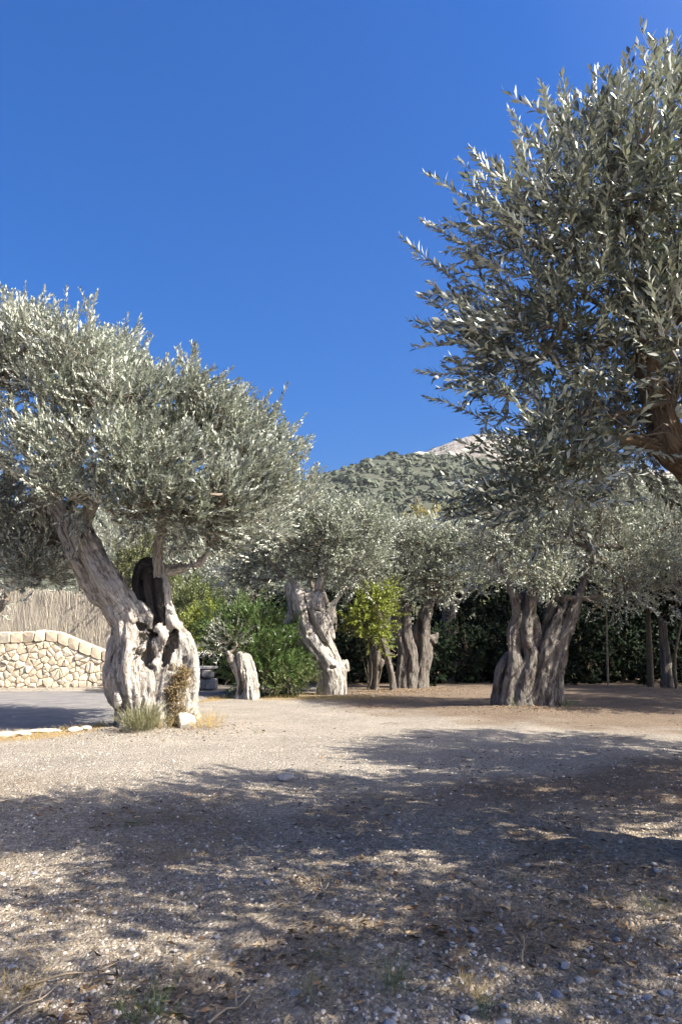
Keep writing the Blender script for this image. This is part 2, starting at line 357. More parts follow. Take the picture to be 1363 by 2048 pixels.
def sdf_trunk(strands, cavs, h, k=.06, lump=.02, seed=0, rough=1.0):
    """strands: lists of (x,y,z,r) world; cavs: (centre, (rx,ry,rz), roll)"""
    paths = [catmull(s, .07) for s in strands]
    allp = np.concatenate(paths)
    lo = (allp[:, :3] - allp[:, 3:]).min(0) - .1; hi = (allp[:, :3] + allp[:, 3:]).max(0) + .1
    dims = np.ceil((hi - lo) / h).astype(int) + 1
    F = np.full(dims, .5, np.float32)
    ax = [lo[i] + np.arange(dims[i]) * h for i in range(3)]
    for p in paths:
        mg = k * 1.6 + .05
        slo = (p[:, :3] - p[:, 3:]).min(0) - mg; shi = (p[:, :3] + p[:, 3:]).max(0) + mg
        i0 = np.maximum(np.floor((slo - lo) / h).astype(int), 0); i1 = np.minimum(np.ceil((shi - lo) / h).astype(int) + 1, dims)
        D = np.full(i1 - i0, .5, np.float32)
        for a, b_ in zip(p[:-1], p[1:]):
            rm = max(a[3], b_[3]) + mg
            tlo = np.minimum(a[:3], b_[:3]) - rm; thi = np.maximum(a[:3], b_[:3]) + rm
            j0 = np.maximum(np.floor((tlo - lo) / h).astype(int), i0); j1 = np.minimum(np.ceil((thi - lo) / h).astype(int) + 1, i1)
            X = ax[0][j0[0]:j1[0]][:, None, None]; Y = ax[1][j0[1]:j1[1]][None, :, None]; Z = ax[2][j0[2]:j1[2]][None, None, :]
            d = b_[:3] - a[:3]; L2 = max(1e-9, (d * d).sum())
            t = np.clip(((X - a[0]) * d[0] + (Y - a[1]) * d[1] + (Z - a[2]) * d[2]) / L2, 0, 1)
            dd = np.sqrt((X - a[0] - t * d[0]) ** 2 + (Y - a[1] - t * d[1]) ** 2 + (Z - a[2] - t * d[2]) ** 2) - (a[3] + t * (b_[3] - a[3]))
            s = tuple(slice(j0[i] - i0[i], j1[i] - i0[i]) for i in range(3))
            D[s] = np.minimum(D[s], dd)
        s = tuple(slice(i0[i], i1[i]) for i in range(3))
        f = F[s]; hh_ = np.maximum(k - np.abs(f - D), 0) / k
        F[s] = np.minimum(f, D) - hh_ * hh_ * k * .25
    for cc, (rx, ry, rz), roll in cavs:
        rm = max(rx, ry, rz) * 1.5
        j0 = np.maximum(np.floor((cc - rm - lo) / h).astype(int), 0); j1 = np.minimum(np.ceil((cc + rm - lo) / h).astype(int) + 1, dims)
        if (j1 <= j0).any(): continue
        X = ax[0][j0[0]:j1[0]][:, None, None] - cc[0]; Y = ax[1][j0[1]:j1[1]][None, :, None] - cc[1]; Z = ax[2][j0[2]:j1[2]][None, None, :] - cc[2]
        cr, sr_ = math.cos(roll), math.sin(roll); X2 = X * cr + Z * sr_; Z2 = -X * sr_ + Z * cr
        e = (1 - np.sqrt((X2 / rx) ** 2 + (Y / ry) ** 2 + (Z2 / rz) ** 2)) * min(rx, rz)
        s = tuple(slice(j0[i], j1[i]) for i in range(3))
        kk = .009; f = F[s]; hh_ = np.maximum(kk - np.abs(f - e), 0) / kk
        F[s] = np.maximum(f, e) + hh_ * hh_ * kk * .25
    near = np.abs(F) < .14
    q = np.argwhere(near); px_ = lo + q * h
    dsp = lump * fbm(px_[:, 0] * 5 + seed, px_[:, 1] * 5, px_[:, 2] * 2.6, 2) + lump * .5 * rough * noise(px_[:, 0] * 15, px_[:, 1] * 15 + seed, px_[:, 2] * 4.5) + lump * .35 * rough * noise(px_[:, 0] * 34, px_[:, 1] * 34, px_[:, 2] * 14 + seed)
    F[near] += dsp.astype(np.float32)
    V, Q = surface_nets(F, lo, h)
    # grain: position in the frame of the nearest strand
    best = np.full(len(V), 1e9, np.float32); gr_ = np.zeros((len(V), 3), np.float32)
    for si, p in enumerate(paths):
        sarc = np.concatenate([[0], np.cumsum(np.linalg.norm(np.diff(p[:, :3], axis=0), axis=1))])
        for j in range(len(p) - 1):
            a, b_ = p[j], p[j + 1]; d = b_[:3] - a[:3]; L = np.linalg.norm(d) + 1e-9; d = d / L
            cand = np.where((np.abs(V - (a[:3] + b_[:3]) / 2).max(1) < L + max(a[3], b_[3]) + .15))[0]
            if not len(cand): continue
            rel = V[cand] - a[:3]; t = np.clip(rel @ d, 0, L); o_ = rel - t[:, None] * d
            ds = np.linalg.norm(o_, axis=1) - a[3]
            up = ds < best[cand]; c2 = cand[up]
            best[c2] = ds[up]
            e1 = np.cross(d, (0, 1, 0)); e1 /= np.linalg.norm(e1) + 1e-9; e2 = np.cross(d, e1)
            gr_[c2] = np.stack([o_[up] @ e1 + si * 3.1, o_[up] @ e2, sarc[j] + t[up]], 1)
    nrm = np.zeros_like(V); fn = np.cross(V[Q[:, 2]] - V[Q[:, 0]], V[Q[:, 3]] - V[Q[:, 1]])
    for c_ in range(4): np.add.at(nrm, Q[:, c_], fn)
    nrm /= np.linalg.norm(nrm, axis=1)[:, None] + 1e-12
    g1_ = noise(gr_[:, 0] * 9 + seed, gr_[:, 1] * 9, gr_[:, 2] * 1.0); g2_ = noise(gr_[:, 0] * 24, gr_[:, 1] * 24 + seed, gr_[:, 2] * 2.2)
    g0_ = noise(gr_[:, 0] * 4.5, gr_[:, 1] * 4.5 + seed, gr_[:, 2] * .7)
    V = V + nrm * (lump * (2.0 * (np.abs(g0_) - .3) + 2.3 * (np.abs(g1_) - .3) + .7 * (np.abs(g2_) - .3)))[:, None] * rough
    return V, Q, gr_

def px_strands(Y, lst):
    out = []
    for s in lst:
        o = []
        for (px, py, dy, r) in s:
            p = P(px, py, Y + dy); o.append((*p, r * Y / FPX * 1.02 * (1.3 if (len(o) == 0 and py > 1380) else 1)))
        out.append(o)
    return out
def px_cavs(Y, lst):
    out = []
    for (px, py, dy, rx, rz, ry, roll) in lst:
        k_ = Y / FPX; out.append((P(px, py, Y + dy), (rx * k_, ry, rz * k_), R(roll)))
    return out
def trunk(tree, Y, strands, cavs, h, material, k=.06, lump=.02, seed=0, world=False, name='trunk'):
    st_ = strands if world else px_strands(Y, strands)
    V, Q, g = sdf_trunk(st_, px_cavs(Y, cavs), h, k, lump, seed)
    V = V - np.array(tree.location)
    me = npmesh(name, V, Q, [material], True, attrs={'grain': ('FLOAT_VECTOR', g)})
    return mobj(name, me, tree)

# ------------------------------------------------------------------ tubes (branches)
def tubes(paths, sides=5):
    """paths: list of (n,4) arrays -> V, Q"""
    Vs, Qs, off = [], [], 0
    an = np.arange(sides) * 2 * math.pi / sides
    for p in paths:
        p = np.asarray(p, float); n_ = len(p)
        d = np.gradient(p[:, :3], axis=0); d /= np.linalg.norm(d, axis=1)[:, None] + 1e-9
        ref = np.array([0, 0, 1.]) if abs(d[0][2]) < .9 else np.array([1., 0, 0])
        e1 = np.cross(d, ref); e1 /= np.linalg.norm(e1, axis=1)[:, None] + 1e-9; e2 = np.cross(d, e1)
        ring = p[:, None, :3] + p[:, 3][:, None, None] * (np.cos(an)[None, :, None] * e1[:, None, :] + np.sin(an)[None, :, None] * e2[:, None, :])
        Vs.append(ring.reshape(-1, 3))
        i = np.arange(n_ - 1)[:, None] * sides; j = np.arange(sides)[None, :]; j2 = (j + 1) % sides
        Qs.append((np.stack([i + j, i + j2, i + sides + j2, i + sides + j], -1) + off).reshape(-1, 4)); off += n_ * sides
    return np.concatenate(Vs), np.concatenate(Qs)

# ------------------------------------------------------------------ leafy shoots
def leaf_geo(L, W, fold, near):
    if near:
        v = np.array([[0, 0, 0], [-W * .5, fold * W, L * .5], [0, 0, L * .52], [W * .5, fold * W, L * .5], [0, -.06 * L, L]])
        q = np.array([[0, 1, 4, 2], [0, 2, 4, 3]])
    else:
        v = np.array([[0, 0, 0], [-W * .5, fold * W, L * .5], [0, -.05 * L, L], [W * .5, fold * W, L * .5]])
        q = np.array([[0, 1, 2, 3]])
    return v, q
def shoot_template(r_, length, pairs, L, W, near, spread=40, stem_r=.0022, start=.12, whorl=2, bendy=.18):
    bend = r_.uniform(-bendy, bendy, 2) * length
    def cen(t): return np.array([bend[0] * t * t, bend[1] * t * t, length * t])
    Vs, Qs, mi, tint, off = [], [], [], [], 0
    tv, tq = tubes([np.array([[*cen(t), stem_r * (1.1 - .7 * t)] for t in np.linspace(0, 1, 3 if near else 2)])], 3)
    Vs.append(tv); Qs.append(tq); mi += [1] * len(tq); tint.append(np.full(len(tv), .5)); off = len(tv)
    for i in range(pairs):
        t = start + (1 - start) * (i + .5) / pairs
        for s in range(whorl):
            ph = i * 1.57 + s * 2 * math.pi / whorl + r_.normal(0, .35)
            a = R(spread) * (1 - .5 * t) + r_.normal(0, .2)
            v, q = leaf_geo(L * r_.uniform(.75, 1.15) * (1 - .25 * max(0, t - .7) / .3), W * r_.uniform(.8, 1.2), r_.uniform(.05, .3), near)
            # leaf axis z tilted by a from stem, top side (-y) towards the stem tip
            roll = r_.normal(0, .45)
            cr, sr_ = math.cos(roll), math.sin(roll)
            v = v @ np.array([[cr, sr_, 0], [-sr_, cr, 0], [0, 0, 1]])
            ca, sa = math.cos(a), math.sin(a)
            v = v @ np.array([[1, 0, 0], [0, ca, -sa], [0, sa, ca]]).T @ np.eye(3)
            cph, sph = math.cos(ph), math.sin(ph)
            v = v @ np.array([[cph, sph, 0], [-sph, cph, 0], [0, 0, 1]]) + cen(t)
            Vs.append(v); Qs.append(q + off); off += len(v); mi += [0] * len(q); tint.append(np.full(len(v), r_.uniform(0, 1)))
    return np.concatenate(Vs), np.concatenate(Qs), np.array(mi), np.concatenate(tint)
def basis(d, r_):
    d = d / (np.linalg.norm(d, axis=1)[:, None] + 1e-9)
    rv = r_.normal(size=d.shape); e1 = np.cross(d, rv); e1 /= np.linalg.norm(e1, axis=1)[:, None] + 1e-9
    e2 = np.cross(d, e1)
    return np.stack([e1, e2, d], 2)          # columns
def plant(templ, pos, dirs, scale, tint0, r_):
    """copies of shoot templates -> arrays"""
    B = basis(dirs, r_); ti = r_.integers(0, len(templ), len(pos))
    Vs, Qs, Ms, Ts, off = [], [], [], [], 0
    for k in range(len(templ)):
        s = np.where(ti == k)[0]
        if not len(s): continue
        v, q, mi, tn = templ[k]
        V = np.einsum('nij,vj->nvi', B[s], v) * scale[s][:, None, None] + pos[s][:, None, :]
        Vs.append(V.reshape(-1, 3))
        Qs.append((q[None] + (np.arange(len(s)) * len(v))[:, None, None] + off).reshape(-1, 4)); off += len(s) * len(v)
        Ms.append(np.tile(mi, len(s))); Ts.append(np.clip(tn[None, :] * .65 + tint0[s][:, None], 0, 1).ravel())
    return np.concatenate(Vs), np.concatenate(Qs), np.concatenate(Ms), np.concatenate(Ts)
rt = np.random.default_rng(3)
T_MAIN = [shoot_template(rt, rt.uniform(.34, .60), 11, .102, .030, False, 44, .003, bendy=.34) for _ in range(10)]
T_NEAR = [shoot_template(rt, rt.uniform(.26, .46), 11, .084, .0235, True, 48, .0022, bendy=.4) for _ in range(12)]
T_FAR = [shoot_template(rt, rt.uniform(.36, .58), 8, .115, .037, False, 50, .004, bendy=.34) for _ in range(8)]
T_SHADE = [shoot_template(rt, rt.uniform(.45, .65), 5, .16, .07, False, 55, .004) for _ in range(6)]
T_BROAD = [shoot_template(rt, rt.uniform(.3, .5), 7, .11, .055, False, 65, .004) for _ in range(8)]
T_OLEA = [shoot_template(rt, rt.uniform(.4, .7), 9, .17, .03, False, 45, .004, whorl=3) for _ in range(8)]
T_EVER = [shoot_template(rt, rt.uniform(.35, .55), 5, .22, .12, False, 65, .004) for _ in range(8)]
T_BLADE = [shoot_template(rt, rt.uniform(.3, .46), 6, .2, .006, False, 22, .0016, 0.02) for _ in range(6)]

def crown(tree, lobes, templ, material, r_, dens=9., per=11, out=.7, up=.75, jit=.35, sig=.16, keep_under=.55, roots=None, limb_r=.07, gap=.15, scale=(.8, 1.2), stem_mat='twig', name='crown', skin=.55, twigs=True, clumpr=None, limb_mat='limb', droop=0.0, avoid=(), split=0, plumes=(), gf=1.6):
    """lobes: (centre(3), radii(3)) world. Fills lobes with clumps of shoots, and joins them to the roots by limbs"""
    cs, rs = [np.array(a[0], float) for a in lobes], [np.array(a[1], float) for a in lobes]
    allc = np.mean(cs, 0)
    par = [None] * len(cs)
    if split:
        nc, nr_, npar = [], [], []
        for c, rr in zip(cs, rs):
            a0 = r_.uniform(0, 6.28)
            for k_ in range(split):
                zz = 1 - 2 * (k_ + .5) / split; zz = zz * .8 + .15; aa = a0 + k_ * 2.4; q_ = math.sqrt(max(0, 1 - zz * zz))
                dv_ = np.array([q_ * math.cos(aa), q_ * math.sin(aa), zz]) + r_.normal(0, .15, 3)
                nc.append(c + dv_ * rr * r_.uniform(.45, .7)); nr_.append((rr * .55 + rr.mean() * .45) * r_.uniform(.36, .56)); npar.append(c)
        pc_, pr_ = cs, rs; cs, rs, par = nc, nr_, npar
        if roots is not None:
            prim = []
            for c, rr in zip(pc_, pr_):
                rp = np.array(roots[np.argmin([np.linalg.norm(np.array(q) - c) for q in roots])]); lr = limb_r * r_.uniform(.7, 1.1)
                mid = (rp + c) / 2 + r_.normal(0, .12, 3) + np.array([0, 0, -.1 * np.linalg.norm(c - rp)])
                prim.append(catmull([(*rp, lr), (*mid, lr * .75), (*c, lr * .35), (*(c + (c - mid) * .3), .006)], .15))
    Pp, Dd, Tt, paths, fine = [], [], [], [], []
    for li, (c, rr) in enumerate(zip(cs, rs)):
        area = 4 * math.pi * ((rr[0] * rr[1]) ** 1.6 / 3 + (rr[0] * rr[2]) ** 1.6 / 3 + (rr[1] * rr[2]) ** 1.6 / 3) ** (1 / 1.6)
        n_ = max(4, int(area * dens))
        d = r_.normal(size=(n_, 3)); d /= np.linalg.norm(d, axis=1)[:, None]
        keep = (d[:, 2] > -.25) | (r_.random(n_) < keep_under)
        d = d[keep]; rad = r_.uniform(skin, 1.0, len(d)) ** .7
        p = c + d * rr * rad[:, None]
        ok = np.ones(len(p), bool)
        for lj in range(len(cs)):
            if lj != li: ok &= (((p - cs[lj]) / rs[lj]) ** 2).sum(1) > .4
        ok &= noise(p[:, 0] * gf, p[:, 1] * gf, p[:, 2] * gf) > -1 + 2 * gap * .9 if gap > 0 else ok
        ok &= p[:, 2] > .05
        p = p[ok]; d = d[ok]
        if roots is not None:
            rp = np.array(roots[np.argmin([np.linalg.norm(np.array(q) - c) for q in roots])]) if par[li] is None else par[li]
            mid = (rp + c) / 2 + r_.normal(0, .12 if par[li] is None else .07, 3) + np.array([0, 0, -.12 * np.linalg.norm(c - rp)])
            lr = limb_r * r_.uniform(.7, 1.1) * (1 if par[li] is None else .42)
            limb = catmull([(*rp, lr), (*mid, lr * .8), (*c, lr * .5), (*(c + np.array([0, 0, rr[2] * .4])), lr * .25)], .15)
            paths.append(limb)
            for q, dd in zip(p, d):
                st_ = limb[r_.integers(len(limb) // 2, len(limb))]
                mm = (st_[:3] + q) / 2 + r_.normal(0, .1, 3) * np.linalg.norm(q - st_[:3])
                fine.append(np.array([[*st_[:3], min(st_[3] * .5, .022)], [*mm, .011], [*q, .005]]))
        m_ = len(p)
        dirc = d * out + np.array([0, 0, up]) + (p - allc) / (np.linalg.norm(p - allc, axis=1)[:, None] + 1e-6) * .35 + r_.normal(0, jit * .6, (m_, 3))
        if droop: dirc[:, 2] -= droop * (d[:, 2] < 0)
        tcl = r_.normal(.17, .11, m_)
        k_ = np.maximum(3, r_.poisson(per, m_))
        ii = np.repeat(np.arange(m_), k_)
        off = np.clip(r_.normal(0, sig, (len(ii), 3)), -1.6 * sig, 1.6 * sig)
        Pp.append(p[ii] + off); Dd.append(dirc[ii] / np.linalg.norm(dirc[ii], axis=1)[:, None] + off * .9 / sig * .3 + r_.normal(0, jit, (len(ii), 3))); Tt.append(tcl[ii])
    pos, dirs, t0 = np.concatenate(Pp), np.concatenate(Dd), np.concatenate(Tt)
    for pp_, dd_ in plumes:
        k_ = int(r_.integers(7, 13)); pos = np.concatenate([pos, pp_ + r_.normal(0, .11, (k_, 3))]); dirs = np.concatenate([dirs, dd_ + r_.normal(0, .17, (k_, 3))]); t0 = np.concatenate([t0, np.full(k_, r_.normal(.22, .08))])
    for ac, ar in avoid:
        kp = np.linalg.norm(pos - np.array(ac), axis=1) > ar; pos, dirs, t0 = pos[kp], dirs[kp], t0[kp]
    sca = r_.uniform(*scale, len(pos))
    V, Q, mi, tn = plant(templ, pos, dirs, sca, t0, r_)
    base = np.array(tree.location)
    cr_ = mobj(name, npmesh(name, V - base, Q, [material, M[stem_mat]], False, mi, {'tint': ('FLOAT', tn)}), tree); cr_['kind'] = 'stuff'
    if roots is not None:
        if split: paths += prim
        bv, bq = tubes(paths, 6); nb = len(bv)
        mobj('limbs', npmesh('limbs', bv - base, bq, [M[limb_mat]], True), tree)
        if twigs:
            fv, fq = tubes(fine, 3)
            t_ = mobj('twigs', npmesh('twigs', fv - base, fq, [M[limb_mat]], True), tree); t_['kind'] = 'stuff'
    return cr_
def pl(Y, lst):
    """lobes given as (px, py, rx px, ry px, depth offset m, depth radius m)"""
    k_ = Y / FPX
    return [(P(a, b_, Y + dy), (rx * k_, ryd, rz * k_)) for (a, b_, rx, rz, dy, ryd) in lst]

# ------------------------------------------------------------------ the olive trees
def tree_at(px, py, label, Y=None, name='olive_tree', group='olive trees in the grove', cat='tree', loc=None):
    g = G(px, py) if loc is None else np.array(loc)
    return empty(name, (g[0], g[1], 0), label, cat, group)

# --- big gnarled twin-stemmed tree at the left
YM = 14.6; rM = np.random.default_rng(11); PLM = []
TOPS = [(-40, 650), (0, 655), (30, 650), (60, 655), (95, 640), (125, 690), (155, 700), (200, 712), (235, 730), (268, 725), (310, 748), (345, 752), (375, 775), (408, 778), (450, 805), (480, 835), (518, 842), (555, 890), (585, 935), (605, 965)]
for (a_, b_) in TOPS:
    for q_ in range(3): PLM.append((P(a_ + rM.normal(0, 12), b_ + 14 + 22 * q_ + rM.normal(0, 8), YM + rM.uniform(-.9, .9)), np.array([(a_ - 250) / 700 + rM.normal(0, .1), rM.normal(0, .15), 1.0])))
tM = tree_at(310, 1458, 'huge gnarled olive with hollow twisted sunlit trunk on the straw verge')
trunk(tM, YM, [
 [(246,1475,0,12),(242,1420,-.05,12),(230,1385,0,13),(222,1345,.05,14),(231,1300,.05,14),(242,1262,.05,16),(228,1225,.05,20),(200,1190,.05,20),(168,1140,.05,20),(144,1085,0,18),(125,1040,.05,15),(95,985,.1,13)],
 [(278,1475,-.25,27),(270,1400,-.32,27),(262,1340,-.33,29),(266,1290,-.3,30),(260,1245,-.25,28),(238,1200,-.2,26),(207,1150,-.15,25),(177,1100,-.1,23),(160,1060,-.1,20),(172,1035,-.1,15),(190,1000,-.1,13)],
 [(303,1475,-.42,17),(300,1400,-.42,14),(296,1348,-.4,13),(283,1300,-.36,15),(276,1262,-.32,15),(263,1225,-.25,18),(241,1185,-.18,19),(212,1140,-.12,17)],
 [(248,1400,-.38,12),(242,1350,-.42,11),(246,1310,-.42,12),(252,1270,-.38,12),(246,1235,-.3,12),(220,1190,-.22,12)],
 [(292,1475,.3,40),(290,1380,.3,42),(280,1300,.25,36),(255,1230,.2,32),(215,1170,.15,25),(172,1110,.1,22)],
 [(330,1475,-.33,20),(329,1400,-.33,17),(336,1350,-.3,13),(340,1310,-.25,13),(325,1268,-.22,13),(306,1243,-.22,13),(282,1215,-.2,15)],
 [(318,1475,-.25,14),(315,1400,-.3,11),(311,1345,-.28,11),(310,1318,-.24,9),(318,1285,-.2,11)],
 [(290,1325,-.3,8),(300,1290,-.33,7),(292,1265,-.33,7)],
 [(374,1475,-.1,19),(377,1400,-.1,18),(379,1340,-.1,16),(373,1295,-.1,17),(354,1262,-.1,16),(338,1230,-.05,15),(327,1195,0,14),(319,1150,0,13),(318,1100,0,11),(326,1050,0,10),(336,1005,0,9)],
 [(358,1475,-.2,14),(352,1400,-.22,10),(356,1340,-.2,9),(360,1300,-.2,8),(346,1268,-.2,9)],
 [(360,1475,.25,28),(362,1380,.25,29),(358,1310,.2,27),(336,1255,.2,23),(313,1215,.2,21),(301,1175,.2,19),(294,1140,.2,16)],
 [(287,1215,.15,13),(280,1180,.15,12),(281,1152,.15,12),(296,1132,.15,14),(314,1136,.1,12)],
 [(326,1142,.05,10),(358,1137,.1,7),(395,1125,.25,6),(430,1075,.5,6)],
 [(228,1345,-.2,14),(221,1368,-.18,13),(232,1385,-.2,10)],
 [(252,1440,-.3,12),(246,1410,-.32,10),(256,1380,-.38,9)],
], [(296,1316,-.42,16,21,.5,-10),(327,1318,-.36,12,19,.45,0),(278,1252,-.46,18,9,.4,-30),(281,1275,-.52,9,18,.34,-25),(307,1270,-.42,13,7,.34,10),(266,1304,-.62,7,8,.3,0),
    (294,1288,-.5,8,10,.3,-20),(338,1337,-.5,6,11,.24,0),(310,1350,-.68,5,20,.22,5),(286,1348,-.72,5,14,.2,10),(270,1200,-.5,5,11,.18,30),(357,1325,-.5,6,30,.24,0),(283,1166,-.1,4,5,.5,0),(340,1292,-.25,12,40,.42,-14),(318,1236,-.2,8,26,.35,-20),
    (240,1315,-.62,4,16,.16,10),(231,1290,-.5,5,24,.2,0),(312,1410,-.6,3.5,40,.2,0),(344,1420,-.45,5,40,.22,3),(247,1430,-.6,4,20,.16,0)],
 .028, M['bark'], k=.032, lump=.036, seed=3)
M['bark_painted_shade'] = bark('dark_bark_painted_shade', (.06, .052, .045), (.03, .025, .021), (.012, .01, .008), (.05, .045, .04))  # near-black bark: dark wood with the shade under the crown painted into its colour
trunk(tM, YM, [[(318,1262,.02,12),(312,1235,.02,17),(303,1205,.02,18),(298,1178,.02,17),(297,1150,.05,17),(306,1136,.05,15)],[(286,1216,.06,14),(279,1182,.06,13),(280,1154,.06,13),(294,1133,.06,15),(312,1137,.02,13)],[(336,1255,-.04,11),(327,1225,-.04,13),(321,1195,-.04,12),(317,1165,-.02,12)]], [(283,1166,-.1,4,5,.6,0)], .02, M['bark_painted_shade'], k=.03, lump=.02, seed=5, name='painted_shade_stem')  # skin over the upper right stem and knob, carrying their painted shade
crown(tM, pl(YM, [
 (70,735,120,115,.2,1.3),(10,720,80,95,.0,1.0),(-75,800,120,150,.3,1.3),(175,800,125,115,-.4,1.3),(95,900,105,95,-.8,1.0),(300,830,125,105,-.3,1.4),(405,860,105,100,.1,1.3),
 (230,930,115,75,-1.2,.9),(340,945,110,75,-1.0,.9),(500,910,85,95,.5,1.1),(450,985,85,65,-.3,.9),(540,985,50,45,.6,.8),(300,1005,70,40,-1.3,.6),(40,1080,90,65,1.1,.9),(-60,1000,120,90,.5,1.2),
 (120,1010,60,50,.9,.7),(210,780,130,120,1.4,.9),(380,900,130,90,1.5,.8),(425,1075,65,50,1.2,.7),(330,1015,75,38,-1.1,.7),(160,985,60,40,-1.1,.6),(245,1030,50,28,-1.0,.5),(405,1035,65,42,-.7,.7),(480,1045,50,38,-.2,.7),(440,1005,60,45,-1.0,.6),(25,1130,85,52,.5,.9),(70,1150,60,32,.1,.7),(105,1085,50,45,.4,.6)]),
 T_MAIN, M['olive'], rM, scale=(.8, 1.3), dens=3.8, per=10, out=.75, up=.75, jit=.24, sig=.15, keep_under=.6, gap=.2, split=5, plumes=PLM,
 roots=[P(95,985,14.7), P(190,1000,14.5), P(336,1005,14.6), P(430,1075,15.1)], limb_r=.10)

# --- leaning sculpted trunk in the middle
YL = 23.5; rL = np.random.default_rng(12)
tL = tree_at(665, 1392, 'pale leaning olive with split sculpted trunk in the middle of the grove')
trunk(tL, YL, [
 [(650,1405,0,13),(646,1350,0,14),(630,1318,0,13),(608,1290,0,11),(588,1264,0,11),(577,1247,0,9),(584,1226,0,8),(581,1200,0,9),(578,1172,0,8)],
 [(668,1405,-.15,17),(666,1350,-.18,17),(651,1320,-.18,14),(630,1292,-.18,12),(613,1262,-.2,12),(605,1230,-.2,14),(600,1200,-.2,15),(596,1186,-.18,13)],
 [(676,1405,0,14),(677,1345,0,13),(672,1320,-.05,7),(658,1288,-.1,7),(645,1262,-.15,11),(637,1235,-.15,14),(634,1208,-.15,15),(637,1196,-.1,13)],
 [(662,1274,.0,5),(659,1255,.0,7),(653,1232,.05,7)],
 [(664,1405,.25,19),(655,1330,.25,20),(628,1280,.25,16),(610,1230,.25,15),(606,1190,.2,12)],
 [(628,1290,.0,12),(619,1262,-.02,14),(618,1230,-.02,15),(617,1196,-.02,15)],
 [(640,1320,-.25,6),(622,1298,-.25,6),(606,1272,-.22,6),(598,1255,-.2,6)],
 [(689,1328,.1,8),(691,1338,.1,6)],
 [(592,1180,-.1,8),(588,1160,-.05,6),(566,1150,0,4)],[(636,1190,0,7),(640,1160,0,7),(643,1120,.1,6)],
], [(608,1222,-.5,3,3,.25,0),(617,1270,-.45,5,6,.2,-20),(620,1293,-.42,3,3,.15,0),(604,1275,-.45,3,2.5,.15,0),(590,1255,-.35,6,15,.16,15),(657,1300,-.2,5,22,.3,28),(616,1225,-.35,3,28,.2,12),(638,1222,-.4,8,2,.15,-15),(664,1335,-.42,7,4,.15,0)],
 .029, M['bark'], k=.035, lump=.024, seed=9)
crown(tL, pl(YL, [(600,1085,85,60,.0,1.4),(690,1090,80,80,.2,1.4),(530,1110,70,70,.3,1.2),(650,1058,70,42,.6,1.2),(715,1140,55,55,-.3,1.0),(575,1050,80,50,.9,1.2),(735,1080,45,42,.8,1.0),(610,1152,52,20,.3,.7),(480,1150,60,50,1.0,1.0)]),
 T_FAR, M['olive_far'], rL, dens=3.6, per=11, out=.8, up=.55, jit=.32, sig=.2, gap=.15, split=4, roots=[P(566,1150,23.5), P(643,1120,23.6), P(590,1165,23.5)], limb_r=.08)

# --- twin-trunked tree in the shade at the right
YR = 19.0; rR = np.random.default_rng(13)
tR = tree_at(1052, 1420, 'shaded olive with two dark twisted trunks on brown leaf mould')
trunk(tR, YR, [
 [(990,1432,.1,9),(993,1380,.1,10),(1003,1335,.1,10),(1016,1310,.15,9)],
 [(1012,1432,-.1,14),(1021,1375,-.15,15),(1030,1335,-.15,15),(1028,1300,-.1,13),(1027,1265,-.1,13),(1033,1235,-.1,11),(1028,1200,-.1,10),(1020,1175,-.1,9)],
 [(1040,1432,-.2,18),(1047,1375,-.2,17),(1058,1335,-.2,14),(1062,1305,-.15,12),(1052,1280,-.15,11),(1051,1250,-.12,11),(1056,1225,-.1,10),(1060,1195,-.1,10),(1066,1165,0,8)],
 [(1045,1432,.2,22),(1050,1350,.2,22),(1046,1280,.2,20),(1045,1205,.15,15)],
 [(1070,1292,0,5),(1073,1262,0,6),(1067,1235,0,6)],
 [(1068,1432,-.1,14),(1080,1370,-.15,14),(1091,1320,-.15,13),(1100,1285,-.15,12),(1112,1250,-.1,10),(1120,1225,-.1,8),(1128,1195,0,7)],
 [(1098,1432,-.1,18),(1104,1370,-.1,17),(1116,1320,-.1,16),(1122,1285,-.1,13),(1136,1250,-.1,12),(1148,1215,-.05,11),(1160,1180,0,10),(1172,1140,0,9),(1182,1095,0,8)],
 [(1090,1432,.2,20),(1105,1350,.2,19),(1113,1290,.2,15),(1135,1235,.15,11)],
 [(1074,1310,.2,7),(1090,1250,.2,7),(1108,1210,.2,8),(1122,1175,.2,7)],
 [(1062,1435,0,13),(1062,1402,.05,9),(1068,1370,.1,7)],
 [(1112,1400,-.28,7),(1118,1350,-.25,6),(1128,1300,-.22,6),(1134,1270,-.2,5)],
], [(1043,1200,-.3,4,22,.2,0),(1032,1275,-.32,2.5,8,.1,0),(1116,1300,-.35,3,12,.1,10),(1121,1205,-.1,5,14,.3,20)],
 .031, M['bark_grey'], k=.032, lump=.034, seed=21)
crown(tR, pl(YR, [(1040,1085,85,75,0,1.3),(1140,1060,100,85,.2,1.5),(1245,1095,95,90,.1,1.4),(1075,1150,60,32,-.6,.7),(1310,1160,75,70,.0,1.2),(1190,985,110,70,.4,1.5),(1090,1000,90,60,.6,1.3),(1230,1180,65,40,-.4,.8),(985,1110,60,65,.5,1.0),(1340,1050,90,90,.4,1.3)]),
 T_FAR, M['olive_far'], rR, dens=3.9, per=9, out=.8, up=.45, jit=.34, sig=.19, gap=.16, scale=(.65, 1.0), split=4, roots=[P(1020,1175,19), P(1066,1165,19), P(1182,1095,19), P(1128,1195,19)], limb_r=.085)

